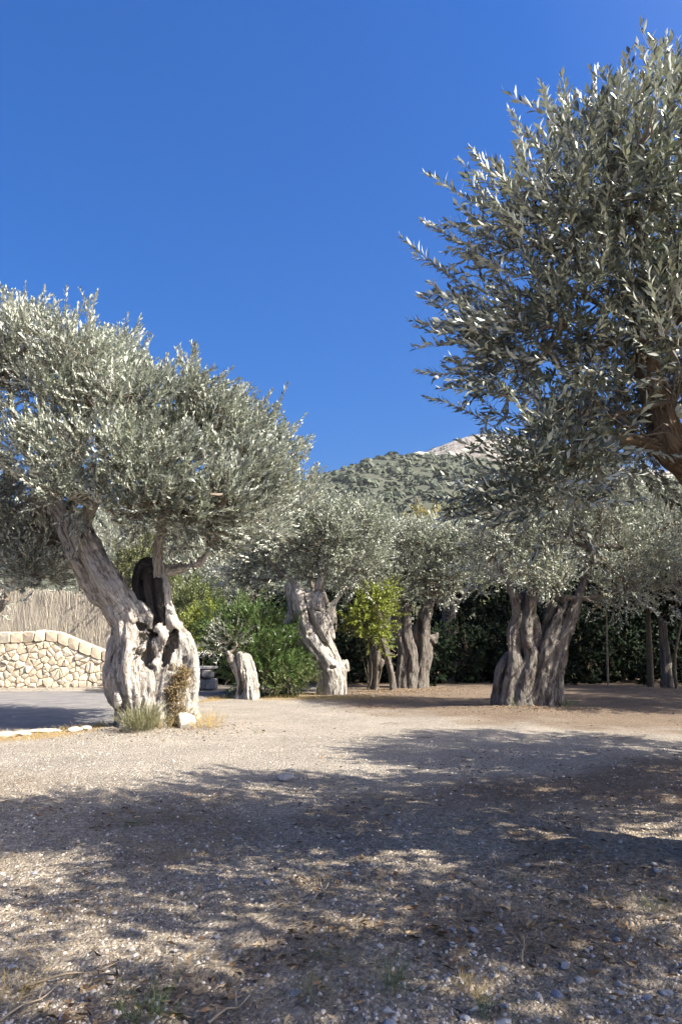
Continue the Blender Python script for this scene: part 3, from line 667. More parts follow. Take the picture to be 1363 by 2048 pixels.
# --- broad two-stemmed trunk behind, and the hollow stump beside it
YB = 27.0; rB = np.random.default_rng(14)
tB = tree_at(825, 1376, 'grey olive with burl on its forked trunk before the dark hedge')
trunk(tB, YB, [
 [(808,1390,0,14),(808,1340,0,15),(812,1310,0,15),(806,1280,0,13),(797,1262,0,11),(794,1245,0,10),(796,1215,0,10),(800,1185,0,9)],
 [(822,1390,-.15,10),(824,1340,-.18,10),(822,1305,-.18,11),(815,1275,-.12,10),(812,1245,-.1,8),(814,1205,-.1,7)],
 [(838,1390,0,12),(842,1345,0,13),(850,1310,0,13),(850,1285,0,12),(846,1250,0,12),(851,1225,0,11),(860,1200,0,9)],
 [(864,1279,0,9),(872,1271,0,6)],[(830,1278,0,6),(836,1250,0,6),(838,1230,0,5)],
 [(822,1390,.25,16),(828,1310,.25,18),(830,1260,.25,12)]],
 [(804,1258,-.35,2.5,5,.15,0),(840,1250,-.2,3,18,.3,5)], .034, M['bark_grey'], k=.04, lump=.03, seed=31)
crown(tB, pl(YB, [(795,1100,60,65,0,1.3),(870,1095,65,55,.2,1.4),(850,1160,70,40,-.3,1.0),(930,1110,60,65,.3,1.3),(830,1085,55,40,.6,1.1),(905,1170,55,50,.3,1.0),(765,1130,40,50,.5,.9)]),
 T_FAR, M['olive_far'], rB, dens=3.0, per=11, out=.8, up=.5, jit=.32, sig=.22, gap=.15, scale=(.85, 1.2), split=4, roots=[P(800,1185,27), P(860,1200,27), P(814,1205,27)], limb_r=.09)

YH = 26.0; rH = np.random.default_rng(15)
tH = tree_at(765, 1384, 'hollow split olive trunk in deep shade beneath the yellow shrub')
trunk(tH, YH, [[(750,1392,0,6),(752,1340,0,5),(754,1312,-.05,5),(752,1288,0,4)],[(787,1390,0,6),(780,1340,0,6),(770,1300,0,7),(760,1270,0,8),(754,1235,0,8),(752,1200,0,7)],
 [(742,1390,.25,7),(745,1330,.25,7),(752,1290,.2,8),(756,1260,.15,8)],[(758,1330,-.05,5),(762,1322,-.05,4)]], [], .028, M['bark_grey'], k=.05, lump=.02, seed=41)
crown(tH, pl(YH, [(745,1180,40,35,.6,.9),(700,1150,50,45,.9,1.0)]), T_FAR, M['olive_far'], rH, dens=3.4, per=10, sig=.24, roots=[P(752,1200,26)], limb_r=.07)

YP = 21.9; rP = np.random.default_rng(16)
tP = tree_at(497, 1396, 'short stubby pollarded olive trunk beside the green oleander')
trunk(tP, YP, [[(481,1405,0,8),(477,1360,0,7),(474,1340,0,7),(465,1320,0,6),(457,1306,0,5)],[(500,1405,-.12,11),(494,1360,-.12,11),(487,1328,-.12,10),(485,1312,-.1,9)],
 [(513,1405,0,8),(508,1365,0,8),(500,1332,0,8),(496,1315,0,7)],[(495,1405,.2,14),(490,1350,.2,13),(488,1315,.15,10)]],
 [(487,1338,-.4,3,7,.15,20),(497,1340,-.35,2.5,8,.15,15),(503,1365,-.35,2,16,.14,8),(481,1378,-.2,5,14,.3,0)], .022, M['bark'], k=.03, lump=.04, seed=51)
crown(tP, pl(YP, [(440,1288,20,16,.1,.45),(462,1270,18,16,.3,.45)]), T_FAR, M['olive_far'], rP, dens=5, per=10, sig=.17, scale=(.6, .9), up=.8, roots=[P(457,1306,21.9), P(485,1312,21.9)], limb_r=.05)

# --- near tree at the right edge: the trunk stands outside the frame
YF = 5.2; rF = np.random.default_rng(17)
tF = empty('olive_tree', (3.55, 5.7, 0), 'near olive whose dark leafy branches hang in from the right edge', 'tree', 'olive trees in the grove')
fk = P(1400, 962, 5.25)
trunk(tF, YF, [[(3.5, 5.6, -.15, .24), (3.45, 5.55, .5, .2), (3.3, 5.5, 1.2, .18), (2.9, 5.4, 1.9, .15), (*fk, .13), (*P(1338, 900, 5.2), .105), (*P(1318, 830, 5.2), .095), (*P(1305, 780, 5.2), .085), (*P(1288, 715, 5.25), .07), (*P(1282, 640, 5.35), .05)],
 [(3.75, 5.8, -.15, .24), (3.7, 5.75, .6, .2), (3.5, 5.65, 1.3, .17), (3.0, 5.5, 2.0, .13), (fk[0] + .04, fk[1] + .08, fk[2] + .02, .11), (*P(1352, 890, 5.3), .085), (*P(1325, 810, 5.3), .07), (*P(1300, 745, 5.3), .05)],
 [(3.45, 5.95, -.15, .2), (3.5, 5.9, .7, .18), (3.6, 5.9, 1.5, .16), (3.9, 6.1, 2.4, .14), (4.2, 6.3, 3.3, .1), (4.4, 6.4, 4.2, .06)],
 [(*P(1345, 920, 5.2), .07), (*P(1300, 888, 5.15), .045), (*P(1250, 880, 5.1), .036), (*P(1205, 868, 5.0), .028), (*P(1160, 880, 4.9), .02)]],
 [], .019, M['bark_dark'], k=.03, lump=.010, seed=61, world=True)
lobF = [((2.55, 5.4, 4.4), (1.0, .9, .95)), ((1.95, 5.3, 3.8), (.68, .7, .66)), ((1.75, 5.1, 4.45), (.68, .7, .62)), ((2.05, 5.0, 4.95), (.66, .7, .55)), ((2.85, 5.1, 5.1), (.75, .7, .62)), ((1.9, 4.9, 3.15), (.62, .6, .4)), ((2.25, 5.7, 3.2), (.6, .5, .36)),
        ((3.4, 5.5, 4.3), (1.0, 1.1, 1.1)), ((3.3, 5.0, 4.1), (.8, .7, .6)), ((1.5, 5.1, 3.75), (.42, .6, .45)), ((1.35, 5.0, 2.75), (.36, .45, .22))]
lobF2 = [((5.6, 6.4, 4.3), (1.2, 1.1, 1.0)), ((6.7, 6.2, 4.3), (1.2, 1.1, 1.0)), ((5.2, 5.0, 3.9), (1.0, 1.0, .9)), ((4.3, 6.2, 4.6), (1.1, 1.2, 1.2)), ((4.3, 5.2, 3.6), (.9, .9, .8))]
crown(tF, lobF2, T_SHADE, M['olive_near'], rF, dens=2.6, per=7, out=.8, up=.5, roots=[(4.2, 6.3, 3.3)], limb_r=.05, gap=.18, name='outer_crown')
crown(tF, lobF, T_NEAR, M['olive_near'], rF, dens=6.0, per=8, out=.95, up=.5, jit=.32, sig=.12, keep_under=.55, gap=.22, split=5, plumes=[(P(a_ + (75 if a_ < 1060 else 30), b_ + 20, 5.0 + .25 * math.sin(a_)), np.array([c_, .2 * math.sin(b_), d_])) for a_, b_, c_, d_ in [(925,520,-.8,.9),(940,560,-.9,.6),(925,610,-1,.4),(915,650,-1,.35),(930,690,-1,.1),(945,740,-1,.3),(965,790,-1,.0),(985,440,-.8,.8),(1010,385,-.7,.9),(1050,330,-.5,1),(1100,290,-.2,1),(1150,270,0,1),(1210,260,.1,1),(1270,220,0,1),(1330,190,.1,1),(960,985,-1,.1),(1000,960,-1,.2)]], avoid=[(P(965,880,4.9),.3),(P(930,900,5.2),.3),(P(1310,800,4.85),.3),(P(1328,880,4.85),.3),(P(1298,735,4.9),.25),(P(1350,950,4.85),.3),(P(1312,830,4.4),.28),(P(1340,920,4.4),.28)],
 roots=[P(1338,900,5.2), P(1305,780,5.2), P(1282,640,5.35), P(1200,868,5.0), (4.2, 6.3, 3.3)], limb_r=.032, limb_mat='bark_dark2' if 'bark_dark2' in M else 'limb')

#@@PART3

# --- leafy shoots of the near tree that stand out against the sky: twigs and leaves one by one
leaf_me = {}
for s_ in range(3):
    v, q = leaf_geo(.078, .021, (.08, .16, .25)[s_], True)
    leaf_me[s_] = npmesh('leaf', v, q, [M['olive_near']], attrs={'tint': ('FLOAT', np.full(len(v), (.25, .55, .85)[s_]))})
SPRIGS = [(1310,165,-.1,1,5.3,.42),(1352,170,.05,1,5.3,.44),(1262,230,-.02,1,5.2,.34),(1122,260,.0,1,5.1,.36),(1050,290,-.3,1,5.1,.36),(1180,290,.1,1,5.0,.3),(975,370,-.6,.8,5.0,.34),(1215,270,.1,1,5.1,.28),(1000,420,-.9,.6,4.9,.32),
          (960,500,-.9,.9,5.0,.36),(905,505,-.7,.9,5.0,.34),(880,545,-.9,.75,4.9,.38),(900,660,-1,.35,4.9,.3),(890,635,-.8,.9,5.0,.24),(920,770,-1,.45,5.0,.34),(935,800,-1,.05,4.9,.3),(950,1010,-1,.15,4.8,.28),(1090,240,-.15,1,5.2,.3)]
for (px, py, dx, dz, Y, L) in SPRIGS:
    p0 = Vector(P(px, py, Y)); d = Vector((dx, rF.uniform(-.25, .25), dz)).normalized()
    side = d.cross(Vector((0, 1, 0.2))).normalized(); side2 = d.cross(side)
    tip = p0 + d * L; lc, lr_ = min(((Vector(q_[0]), q_[1]) for q_ in lobF), key=lambda e: (e[0] - tip).length)
    b0 = lc + (p0 - lc) * .65; L = (tip - b0).length; ctl = p0.lerp(b0.lerp(tip, .5), .5)
    def cv(t): return b0 * ((1 - t) ** 2) + ctl * (2 * t * (1 - t)) + tip * (t * t) - b0
    p0 = b0; pts = [(*cv(t), .0036 * (1.15 - .8 * t)) for t in np.linspace(0, 1, 9)]
    tv, tq = tubes([np.array(pts)], 5)
    tw = mobj('leafy_twig', npmesh('leafy_twig', tv, tq, [M['twig']], True), tF); tw.location = p0 - Vector(tF.location)
    nl = int(L / .021)
    for i in range(nl):
        t = .06 + .94 * (i + .5) / nl
        c0 = cv(t); d = (cv(min(1, t + .05)) - cv(t - .05)).normalized(); side = d.cross(Vector((0, 1, 0.2))).normalized(); side2 = d.cross(side)
        for sgn in (0, math.pi):
            ph = i * 1.57 + sgn + rF.normal(0, .3); a = R(54) * (1 - .4 * t) + rF.normal(0, .18)
            if rF.random() < .08: continue
            o_ = (side * math.cos(ph) + side2 * math.sin(ph))
            z_ = (d * math.cos(a) + o_ * math.sin(a)).normalized(); y_ = (d * math.sin(a) - o_ * math.cos(a)).normalized(); x_ = y_.cross(z_)
            k_ = rF.uniform(.85, 1.2) * (1.0 if t < .85 else .75)
            m4 = Matrix(((x_.x * k_, y_.x * k_, z_.x * k_, c0.x), (x_.y * k_, y_.y * k_, z_.y * k_, c0.y), (x_.z * k_, y_.z * k_, z_.z * k_, c0.z), (0, 0, 0, 1)))
            lf = mobj('leaf', leaf_me[int(rF.integers(3))], tw); lf.matrix_basis = m4

# --- olives standing to the right of the frame: their shade lies across the ground
def simple_olive(loc, label, lobes, templ, material, seed, dens=2.6, per=7, lean=(0, 0), h=2.4, r0=.35, res=.075, group='olive trees in the grove', **kw):
    t = empty('olive_tree', (loc[0], loc[1], 0), label, 'tree', group); r_ = np.random.default_rng(seed)
    st_ = []
    for k in range(4):
        a = k * 1.57 + r_.uniform(0, 1); tw = r_.uniform(.5, 1.3); pts = []
        for z in np.linspace(-.15, h, 6):
            f = z / h; rr_ = r0 * (.62 - .15 * f) * (1 + .35 * max(0, .25 - f) * 3)
            pts.append((loc[0] + lean[0] * f + rr_ * math.cos(a + tw * f), loc[1] + lean[1] * f + rr_ * math.sin(a + tw * f), z, r0 * (.62 - .2 * f) * r_.uniform(.85, 1.15)))
        tp = pts[-1]; pts.append((tp[0] + .5 * math.cos(a + tw), tp[1] + .5 * math.sin(a + tw), h + .6, r0 * .25)); st_.append(pts)
    trunk(t, loc[1], st_, [], res, M['bark_grey'], k=.06, lump=.025, seed=seed, world=True)
    crown(t, lobes, templ, material, r_, dens=dens, per=per, roots=[s_[-1][:3] for s_ in st_], limb_r=.08, **kw)
    return t
def ring_lobes(c, rad, z0, z1, n_, seed, size=(1.1, 1.5)):
    r_ = np.random.default_rng(seed); out = []
    for i in range(n_):
        a = i * 2.4; q = rad * math.sqrt((i + .4) / n_) * .72; s_ = r_.uniform(*size)
        out.append(((c[0] + q * math.cos(a), c[1] + q * math.sin(a), r_.uniform(z0, z1) + (1 - q / rad) * .5), (s_, s_, s_ * .75)))
    return out
OFF = 'olives standing outside the right edge of the picture'
simple_olive((8.2, 8.6), 'olive standing right of the view, shading the middle of the path', ring_lobes((7.9, 8.6), 3.0, 3.6, 5.2, 12, 1, (1.0, 1.4)), T_SHADE, M['olive'], 71, group=OFF, gap=.26)
simple_olive((5.8, 1.4), 'olive standing right of the viewer, shading the foreground gravel', ring_lobes((5.5, 1.5), 2.9, 3.6, 5.2, 10, 2, (1.0, 1.45)), T_SHADE, M['olive'], 72, group=OFF, gap=.34, gf=.95)
simple_olive((13.6, 18.2), 'olive standing right of the view, shading the two-trunked tree', ring_lobes((13.2, 18.4), 3.3, 4.0, 5.8, 11, 3, (1.2, 1.6)), T_SHADE, M['olive'], 73, group=OFF, gap=.12)
simple_olive((16.0, 24.0), 'olive standing right of the view before the evergreen hedge', ring_lobes((15.8, 24), 3.4, 4.0, 6.4, 11, 4, (1.2, 1.7)), T_SHADE, M['olive'], 74, group=OFF, gap=.1)

# --- olives behind
rr = np.random.default_rng(81)
def back_olive(px, Y, label, lob, seed, h=2.3, r0=.38, **kw):
    g = P(px, 1330, Y)
    return simple_olive((g[0], Y), label, pl(Y, lob), T_FAR, M['olive_far'], seed, dens=1.6, per=8, split=4, h=h, r0=r0, sig=.32, scale=(1.0, 1.4), jit=.32, **kw)
back_olive(-40, 23.5, 'sunlit olive behind the big tree at the left edge', [(20,1040,70,65,0,1.3),(-60,1020,90,80,.3,1.4),(60,1105,55,50,.2,1.0),(-20,1110,60,55,-.3,1.0),(-60,1180,50,40,0,1.0)], 82)
back_olive(455, 32, 'dusky olive seen between the big trunk and the leaning trunk', [(450,1130,70,60,0,1.6),(380,1120,60,60,.5,1.5),(330,1100,70,55,.8,1.5),(510,1190,50,40,-.2,1.1),(430,1190,50,35,0,1.1)], 83)
back_olive(120, 34, 'grey olive rising behind the brushwood screen', [(130,1080,75,65,0,1.8),(50,1110,70,60,.3,1.6),(220,1090,75,65,.3,1.8),(160,1150,80,40,-.3,1.3),(280,1130,60,50,.2,1.5)], 88, h=3.2)
back_olive(655, 33, 'pale olive crown rising behind the leaning trunk', [(640,1045,65,40,0,1.5),(590,1075,65,45,.5,1.4),(715,1060,55,42,.4,1.4),(760,1085,45,42,.2,1.2)], 84, h=3.2)
back_olive(900, 34, 'olive crown filling the gap behind the burled trunk', [(880,1085,60,42,0,1.5),(960,1085,60,50,.3,1.5),(920,1140,70,60,-.3,1.4),(830,1110,50,60,.3,1.3),(1000,1150,60,60,.2,1.5)], 85, h=3.0)
back_olive(1100, 31, 'olive behind the two-trunked tree, its crown above the hedge', [(1080,1030,85,65,0,1.7),(1160,1080,80,70,.2,1.6),(1010,1060,60,60,.3,1.5),(1120,1150,80,55,-.2,1.5),(1200,1000,80,70,.4,1.6)], 86, h=3.0)
back_olive(1330, 27, 'olive at the far right with bright leaves above the dark gap', [(1310,1040,85,80,0,1.6),(1400,1000,90,90,.3,1.7),(1270,1140,75,60,-.5,1.4),(1350,1170,80,55,-.3,1.4),(1440,1120,90,80,0,1.6)], 87, h=3.0, r0=.17)

# ------------------------------------------------------------------ shrubs
def shrub(name, Y, lob, templ, material, label, seed, group=None, cat='shrub', dens=5., per=9, **kw):
    L = pl(Y, lob); c = np.mean([a[0] for a in L], 0)
    t = empty(name, (c[0], c[1], 0), label, cat, group); r_ = np.random.default_rng(seed)
    kw.setdefault('up', .6); kw.setdefault('sig', .2); kw.setdefault('keep_under', .9)
    crown(t, L, templ, material, r_, dens=dens, per=per, roots=[(c[0] + r_.uniform(-.2, .2), c[1] + r_.uniform(-.2, .2), .02) for _ in range(3)], limb_r=.02, stem_mat='stem', name='foliage', limb_mat='stem', **kw)
    return t
shrub('oleander_shrub', 22.9, [(500,1278,52,48,0,.8),(455,1268,36,36,.2,.6),(545,1312,38,42,.1,.6),(525,1350,46,30,-.1,.5),(578,1355,28,24,-.1,.4),(560,1270,30,34,.9,.6)], T_OLEA, M['oleander'], 'bright green oleander bush with upright narrow leaves behind the stubby trunk', 91, dens=6, per=8, up=1.0, scale=(.7, 1.1), gap=.1)
shrub('leafy_shrub', 22.2, [(575,1365,25,20,0,.35),(540,1372,22,14,0,.3),(620,1360,14,18,.2,.3)], T_BROAD, M['lime'], 'low sprawling green bush at the foot of the oleander', 92, dens=12, per=5, sig=.12, scale=(.45, .7))
shrub('yellow_shrub', 24.8, [(750,1202,20,26,0,.6),(722,1228,18,18,-.1,.5),(757,1232,15,17,-.1,.5),(704,1252,13,12,0,.4),(732,1268,20,18,-.1,.4),(758,1280,14,16,-.1,.4)], T_BROAD, M['yellow'], 'vivid yellow-green sunlit shrub left of the burled trunk', 93, dens=6, per=8)
shrub('yellow_shrub', 28.0, [(395,1265,26,26,0,.6),(410,1245,20,24,.2,.6),(385,1285,18,15,-.1,.5)], T_BROAD, M['yellow'], 'yellow-green shrub just right of the huge gnarled trunk', 94, dens=6, per=8)
shrub('leafy_shrub', 29.5, [(395,1215,40,35,.2,1.0),(430,1250,35,30,0,.9),(350,1190,35,35,.5,1.0)], T_BROAD, M['lime'], 'olive-green bush showing between the big trunk and the oleander', 95, dens=4, per=7)
shrub('leafy_shrub', 30.0, [(262,1145,26,36,0,.9),(285,1115,22,28,.3,.9),(250,1185,16,22,.2,.7)], T_BROAD, M['far_tree'], 'light green bush seen through the fork of the huge trunk', 96, dens=4.5, per=8)
HG = 'dark evergreen shrubs forming the hedge behind the trees'
hx = [(432,1310),(480,1250),(560,1235),(640,1240),(700,1290),(770,1290),(860,1270),(930,1245),(990,1250),(1070,1240),(1150,1240),(1205,1270),(1330,1300),(1400,1230)]
HLAB = ['right of the grey stone pier', 'behind the stubby pollarded trunk', 'behind the tall oleander', 'directly behind the leaning trunk', 'behind the yellow-green shrub', 'behind the hollow split trunk', 'just right of the burled trunk', 'midway between burled and twin trunks', 'just left of the twin trunks', 'straight behind the twin trunks', 'just right of the twin trunks', 'just left of the bright gap', 'just right of the bright gap', 'cut by the right edge']
for i, (px, top) in enumerate(hx):
    Y = 30.2 + (i % 3) * .9; cy = (top + 1372) / 2; hh_ = (1372 - top) / 2
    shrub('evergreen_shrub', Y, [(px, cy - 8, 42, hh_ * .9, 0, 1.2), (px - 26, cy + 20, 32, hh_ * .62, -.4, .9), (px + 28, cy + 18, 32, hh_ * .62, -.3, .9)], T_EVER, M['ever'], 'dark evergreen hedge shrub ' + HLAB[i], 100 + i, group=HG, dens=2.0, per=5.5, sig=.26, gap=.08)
HT = 'tall evergreens rising behind the hedge'
for i, (px, top, Y) in enumerate([(520,1195,34),(680,1205,35),(900,1200,36),(1010,1190,35),(1120,1180,35),(1220,1190,34),(1345,1200,35),(1440,1160,34)]):
    hh_ = (1370 - top) / 2; cy = (1370 + top) / 2
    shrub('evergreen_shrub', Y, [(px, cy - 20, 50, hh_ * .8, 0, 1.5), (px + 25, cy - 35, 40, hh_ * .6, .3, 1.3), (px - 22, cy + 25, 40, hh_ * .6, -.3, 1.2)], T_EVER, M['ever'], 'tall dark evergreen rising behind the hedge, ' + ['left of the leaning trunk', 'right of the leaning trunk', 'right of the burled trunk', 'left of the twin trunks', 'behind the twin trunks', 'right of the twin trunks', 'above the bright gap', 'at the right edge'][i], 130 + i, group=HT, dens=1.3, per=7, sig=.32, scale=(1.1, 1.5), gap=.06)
for i, (px, py, Y) in enumerate([(1215,1372,27.6),(1325,1376,26.5),(1300,1374,28),(1352,1378,26.2)]):
    g = G(px, py); lab = ['thin pale sapling left of the bright gap in the hedge', 'straight pale sapling trunk right of the bright gap', 'dark slender trunk beside the bright gap in the hedge', 'slanting dark sapling trunk at the right edge'][i]
    t = empty('sapling', (g[0], g[1], 0), lab, 'tree', 'saplings by the hedge')
    top = P(px + (-4, -2, -6, 22)[i], 1195, g[1]); pts = catmull([(g[0], g[1], -.1, .06), (g[0] + .04, g[1], 1.2, .05), (top[0], top[1], top[2], .03)], .2) - np.array([g[0], g[1], 0, 0])
    v, q = tubes([pts * np.array([1, 1, 1, (.7, .9, 2.2, 1.0)[i]])], 7); mobj('trunk', npmesh('trunk', v, q, [M['sapling' if i in (0, 1) else 'stem']], True), t)
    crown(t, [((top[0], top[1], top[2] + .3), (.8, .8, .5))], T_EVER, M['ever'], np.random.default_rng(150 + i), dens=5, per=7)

# trees between the grove and the hill
for i, (px, top, Y, wd, mt, lab) in enumerate([(770,1022,75,45,'far_tree','rounded olive-green tree below the hill, left of the yellowish one'),(850,1012,80,42,'yellow_far','yellowish tree at the foot of the scrubby hill'),(925,1018,70,50,'far_tree','dark olive-green tree below the rocky hilltop'),(690,1018,90,50,'far_tree','distant tree at the foot of the hill behind the pale crown'),(1010,1000,85,60,'far_tree','distant tree half hidden by the near branches'),(330,1010,80,70,'far_tree','distant tree behind the big crown at the left'),(480,1030,85,60,'far_tree','distant tree behind the edge of the big crown')]):
    if mt not in M: M[mt] = leaf_mat('yellowish_tree_leaf', (.23, .19, .06), (.22, .19, .08), .4, .2, .5)
    g = P(px, 1300, Y); zt = P(px, top, Y)[2]; t = empty('far_tree', (g[0], Y, 0), lab, 'tree'); w_ = wd * Y / FPX
    pts = np.array([[0, 0, -.3, .35], [.1, 0, zt * .3, .28], [0, 0, zt * .7, .12]]); v, q = tubes([pts], 7); mobj('trunk', npmesh('trunk', v, q, [M['stem']], True), t)
    L = [((g[0] + w_ * a, Y + b_ * w_, zt * c_), (w_ * s_, w_ * s_, zt * d_)) for a, b_, c_, s_, d_ in ((0, 0, .72, .7, .26), (-.5, .1, .55, .55, .25), (.5, -.1, .58, .55, .24), (.1, -.4, .45, .6, .25))]
    crown(t, L, T_SHADE, M[mt], np.random.default_rng(170 + i), dens=.5, per=8, sig=.55, scale=(2.0, 2.8), gap=.05)

# ------------------------------------------------------------------ stone wall with coping
def clip_poly(poly, a, b_):            # keep the side a.x <= b
    out = []
    for i in range(len(poly)):
        p, q = poly[i], poly[(i + 1) % len(poly)]; dp, dq = a @ p - b_, a @ q - b_
        if dp <= 0: out.append(p)
        if (dp < 0) != (dq < 0): out.append(p + (q - p) * (dp / (dp - dq)))
    return out
stone_m = []
for k, (c1, c2, c3) in enumerate([((.46, .37, .25), (.60, .50, .36), (.68, .59, .45)), ((.50, .43, .32), (.63, .55, .42), (.70, .63, .51)), ((.46, .37, .25), (.57, .47, .34), (.64, .55, .42))]):
    m, n, l, b = mat('limestone_block'); tc = n.new('ShaderNodeTexCoord')
    t1 = N(n, 'ShaderNodeTexNoise'); t1.inputs['Scale'].default_value = 7; t1.inputs['Detail'].default_value = 7; t1.inputs['Roughness'].default_value = .65
    l.new(tc.outputs['Object'], t1.inputs['Vector']); r = ramp(n, [(.3, c1), (.52, c2), (.75, c3)]); l.new(t1.outputs['Fac'], r.inputs[0])
    l.new(r.outputs[0], b.inputs['Base Color']); b.inputs['Roughness'].default_value = .9
    bp = N(n, 'ShaderNodeBump'); bp.inputs['Strength'].default_value = .7; bp.inputs['Distance'].default_value = .03; l.new(t1.outputs['Fac'], bp.inputs['Height']); l.new(bp.outputs[0], b.inputs['Normal'])
    stone_m.append(m)
mort, n, l, b = mat('dark_joint'); tc = n.new('ShaderNodeTexCoord'); t1 = N(n, 'ShaderNodeTexNoise'); t1.inputs['Scale'].default_value = 12; l.new(tc.outputs['Object'], t1.inputs['Vector'])
r = ramp(n, [(.3, (.3, .235, .16)), (.7, (.5, .41, .3))]); l.new(t1.outputs['Fac'], r.inputs[0]); l.new(r.outputs[0], b.inputs['Base Color']); b.inputs['Roughness'].default_value = 1
YW = 27.0; wx0, wx1 = P(-150, 1300, YW)[0], P(262, 1300, YW)[0]
def wall_top(x):
    pts = [(-150, 1272), (0, 1264), (60, 1262), (95, 1259), (118, 1262), (160, 1280), (215, 1302), (262, 1320)]
    return np.interp(x, [P(a, b_, YW)[0] for a, b_ in pts], [P(a, b_, YW)[2] for a, b_ in pts])
def wall_y(x): return YW + .012 * (x - P(100, 1300, YW)[0]) ** 2
wall = empty('stone_wall', ((wx0 + wx1) / 2, YW, 0), 'sunlit honey-coloured rubble stone wall with upright coping stones by the road', 'wall')
wloc = np.array(wall.location)
def stone_obj(poly, z_mean, proud, nm, r_, gap=.018):
    poly = np.array(poly); c = poly.mean(0)
    # round the outline: two chaikin passes keep the corners soft
    for _ in range(1):
        nx_ = np.roll(poly, -1, 0); poly = np.stack([poly * .88 + nx_ * .12, poly * .12 + nx_ * .88], 1).reshape(-1, 2)
    dirv = poly - c; ln = np.linalg.norm(dirv, axis=1)[:, None]
    out = c + dirv * np.maximum(.4, (ln - gap) / ln); inn = c + dirv * np.maximum(.3, (ln - gap - .03) / ln)
    k = len(poly); V = []
    tilt = r_.normal(0, .05, 2)
    for q in out: V.append((q[0], wall_y(q[0]) + .08, q[1]))
    for q in out: V.append((q[0], wall_y(q[0]) - proud * .35, q[1]))
    for q in inn: V.append((q[0], wall_y(q[0]) - proud + (q - c) @ tilt + r_.normal(0, .006), q[1]))
    V.append((c[0], wall_y(c[0]) - proud - .012, c[1]))
    F = []
    for i in range(k):
        j = (i + 1) % k
        F += [(i, j, k + j, k + i), (k + i, k + j, 2 * k + j, 2 * k + i), (2 * k + i, 2 * k + j, 3 * k)]
    cc = np.array([c[0], wall_y(c[0]), c[1]])
    me = bpy.data.meshes.new(nm); me.from_pydata([tuple(np.array(v) - cc) for v in V], [], F); me.materials.append(stone_m[int(r_.integers(3))])
    o = mobj(nm, me, wall); o.location = cc - wloc
rw = np.random.default_rng(200)
x_ = wx0; COPH = .42
while x_ < wx1:
    w_ = rw.uniform(.30, .46); xm = x_ + w_; t0, t1_ = wall_top(x_), wall_top(xm); s_ = rw.normal(0, .025)
    stone_obj([np.array(p) for p in ((x_ + s_, t0 - COPH), (xm + s_, t1_ - COPH), (xm, t1_ + rw.normal(0, .012)), (x_, t0 + rw.normal(0, .012)))], 0, rw.uniform(.07, .10), 'coping_stone', rw, .006); x_ = xm
seeds = []
cell = .25
for x_ in np.arange(wx0, wx1, cell):
    for z_ in np.arange(-.1, 2.0, cell * .95):
        if z_ < wall_top(x_) - COPH - .02: seeds.append((x_ + rw.uniform(-.15, .15), z_ + rw.uniform(-.14, .14)))
seeds = np.array(seeds); seeds = seeds[np.argsort(-seeds[:, 1])]
ncell = 0
for i, s_ in enumerate(seeds):
    poly = [np.array(p) for p in ((s_[0] - .5, s_[1] - .5), (s_[0] + .5, s_[1] - .5), (s_[0] + .5, s_[1] + .5), (s_[0] - .5, s_[1] + .5))]
    for j, q in enumerate(seeds):
        if i == j or abs(q[0] - s_[0]) > 1 or abs(q[1] - s_[1]) > 1: continue
        nrm = q - s_; poly = clip_poly(poly, nrm, nrm @ (q + s_) / 2)
        if len(poly) < 3: break
    if len(poly) < 3: continue
    sl = (wall_top(s_[0] + .1) - wall_top(s_[0] - .1)) / .2; nrm = np.array([-sl, 1.])
    poly = clip_poly(poly, nrm, nrm @ np.array([s_[0], wall_top(s_[0]) - COPH]))
    if len(poly) < 3: continue
    poly = clip_poly(poly, np.array([0, -1.]), .12)
    if len(poly) >= 3: stone_obj(poly, 0, rw.uniform(.03, .085), 'stone', rw, rw.uniform(.001, .006)); ncell += 1
xs = np.linspace(wx0, wx1, 60); core = []
for x_ in xs:
    yy = wall_y(x_); core += [(x_, yy + .02, -.2), (x_, yy + .02, wall_top(x_) - .03), (x_, yy + .5, wall_top(x_) - .03), (x_, yy + .5, -.2)]
k = np.arange(59)[:, None] * 4; j = np.arange(4)[None]; Q = np.stack([k + j, k + (j + 1) % 4, k + 4 + (j + 1) % 4, k + 4 + j], -1).reshape(-1, 4)
mobj('mortar_core', npmesh('mortar_core', np.array(core) - wloc, Q, [mort]), wall)

# brush fence behind the wall
fx0, fx1 = P(-220, 1200, 29.5)[0], P(330, 1200, 29.5)[0]
fence = empty('brush_fence', ((fx0 + fx1) / 2, 29.5, 0), 'tall grey brushwood screen behind the honey-coloured stone wall', 'fence'); fb = np.array(fence.location)
nb = 30000; bx = rw.uniform(fx0, fx1, nb); by = 29.5 + rw.uniform(-.03, .04, nb); z0 = rw.uniform(-.1, 2.6, nb); ln = rw.uniform(.7, 1.6, nb)
topz = np.interp(bx, [fx0, P(0, 1200, 29.5)[0], P(215, 1200, 29.5)[0], fx1], [4.1, 3.9, 3.3, 3.0]) + rw.normal(0, .1, nb)
ln = np.minimum(ln, topz - z0); ok = ln > .2; bx, by, z0, ln = bx[ok], by[ok], z0[ok], ln[ok]; nb = len(bx)
tl = rw.normal(-.10, .2, nb); hw = rw.uniform(.003, .009, nb)
A = np.stack([bx - hw, by, z0], 1); sk = rw.uniform(-.004, .012, nb); B = np.stack([bx + hw, by + sk, z0], 1); Cc = np.stack([bx + hw * .5 + tl * ln, by + sk, z0 + ln], 1); D = np.stack([bx - hw * .5 + tl * ln, by, z0 + ln], 1)
V = np.stack([A, B, Cc, D], 1).reshape(-1, 3) - fb; Q = np.arange(nb * 4).reshape(-1, 4)
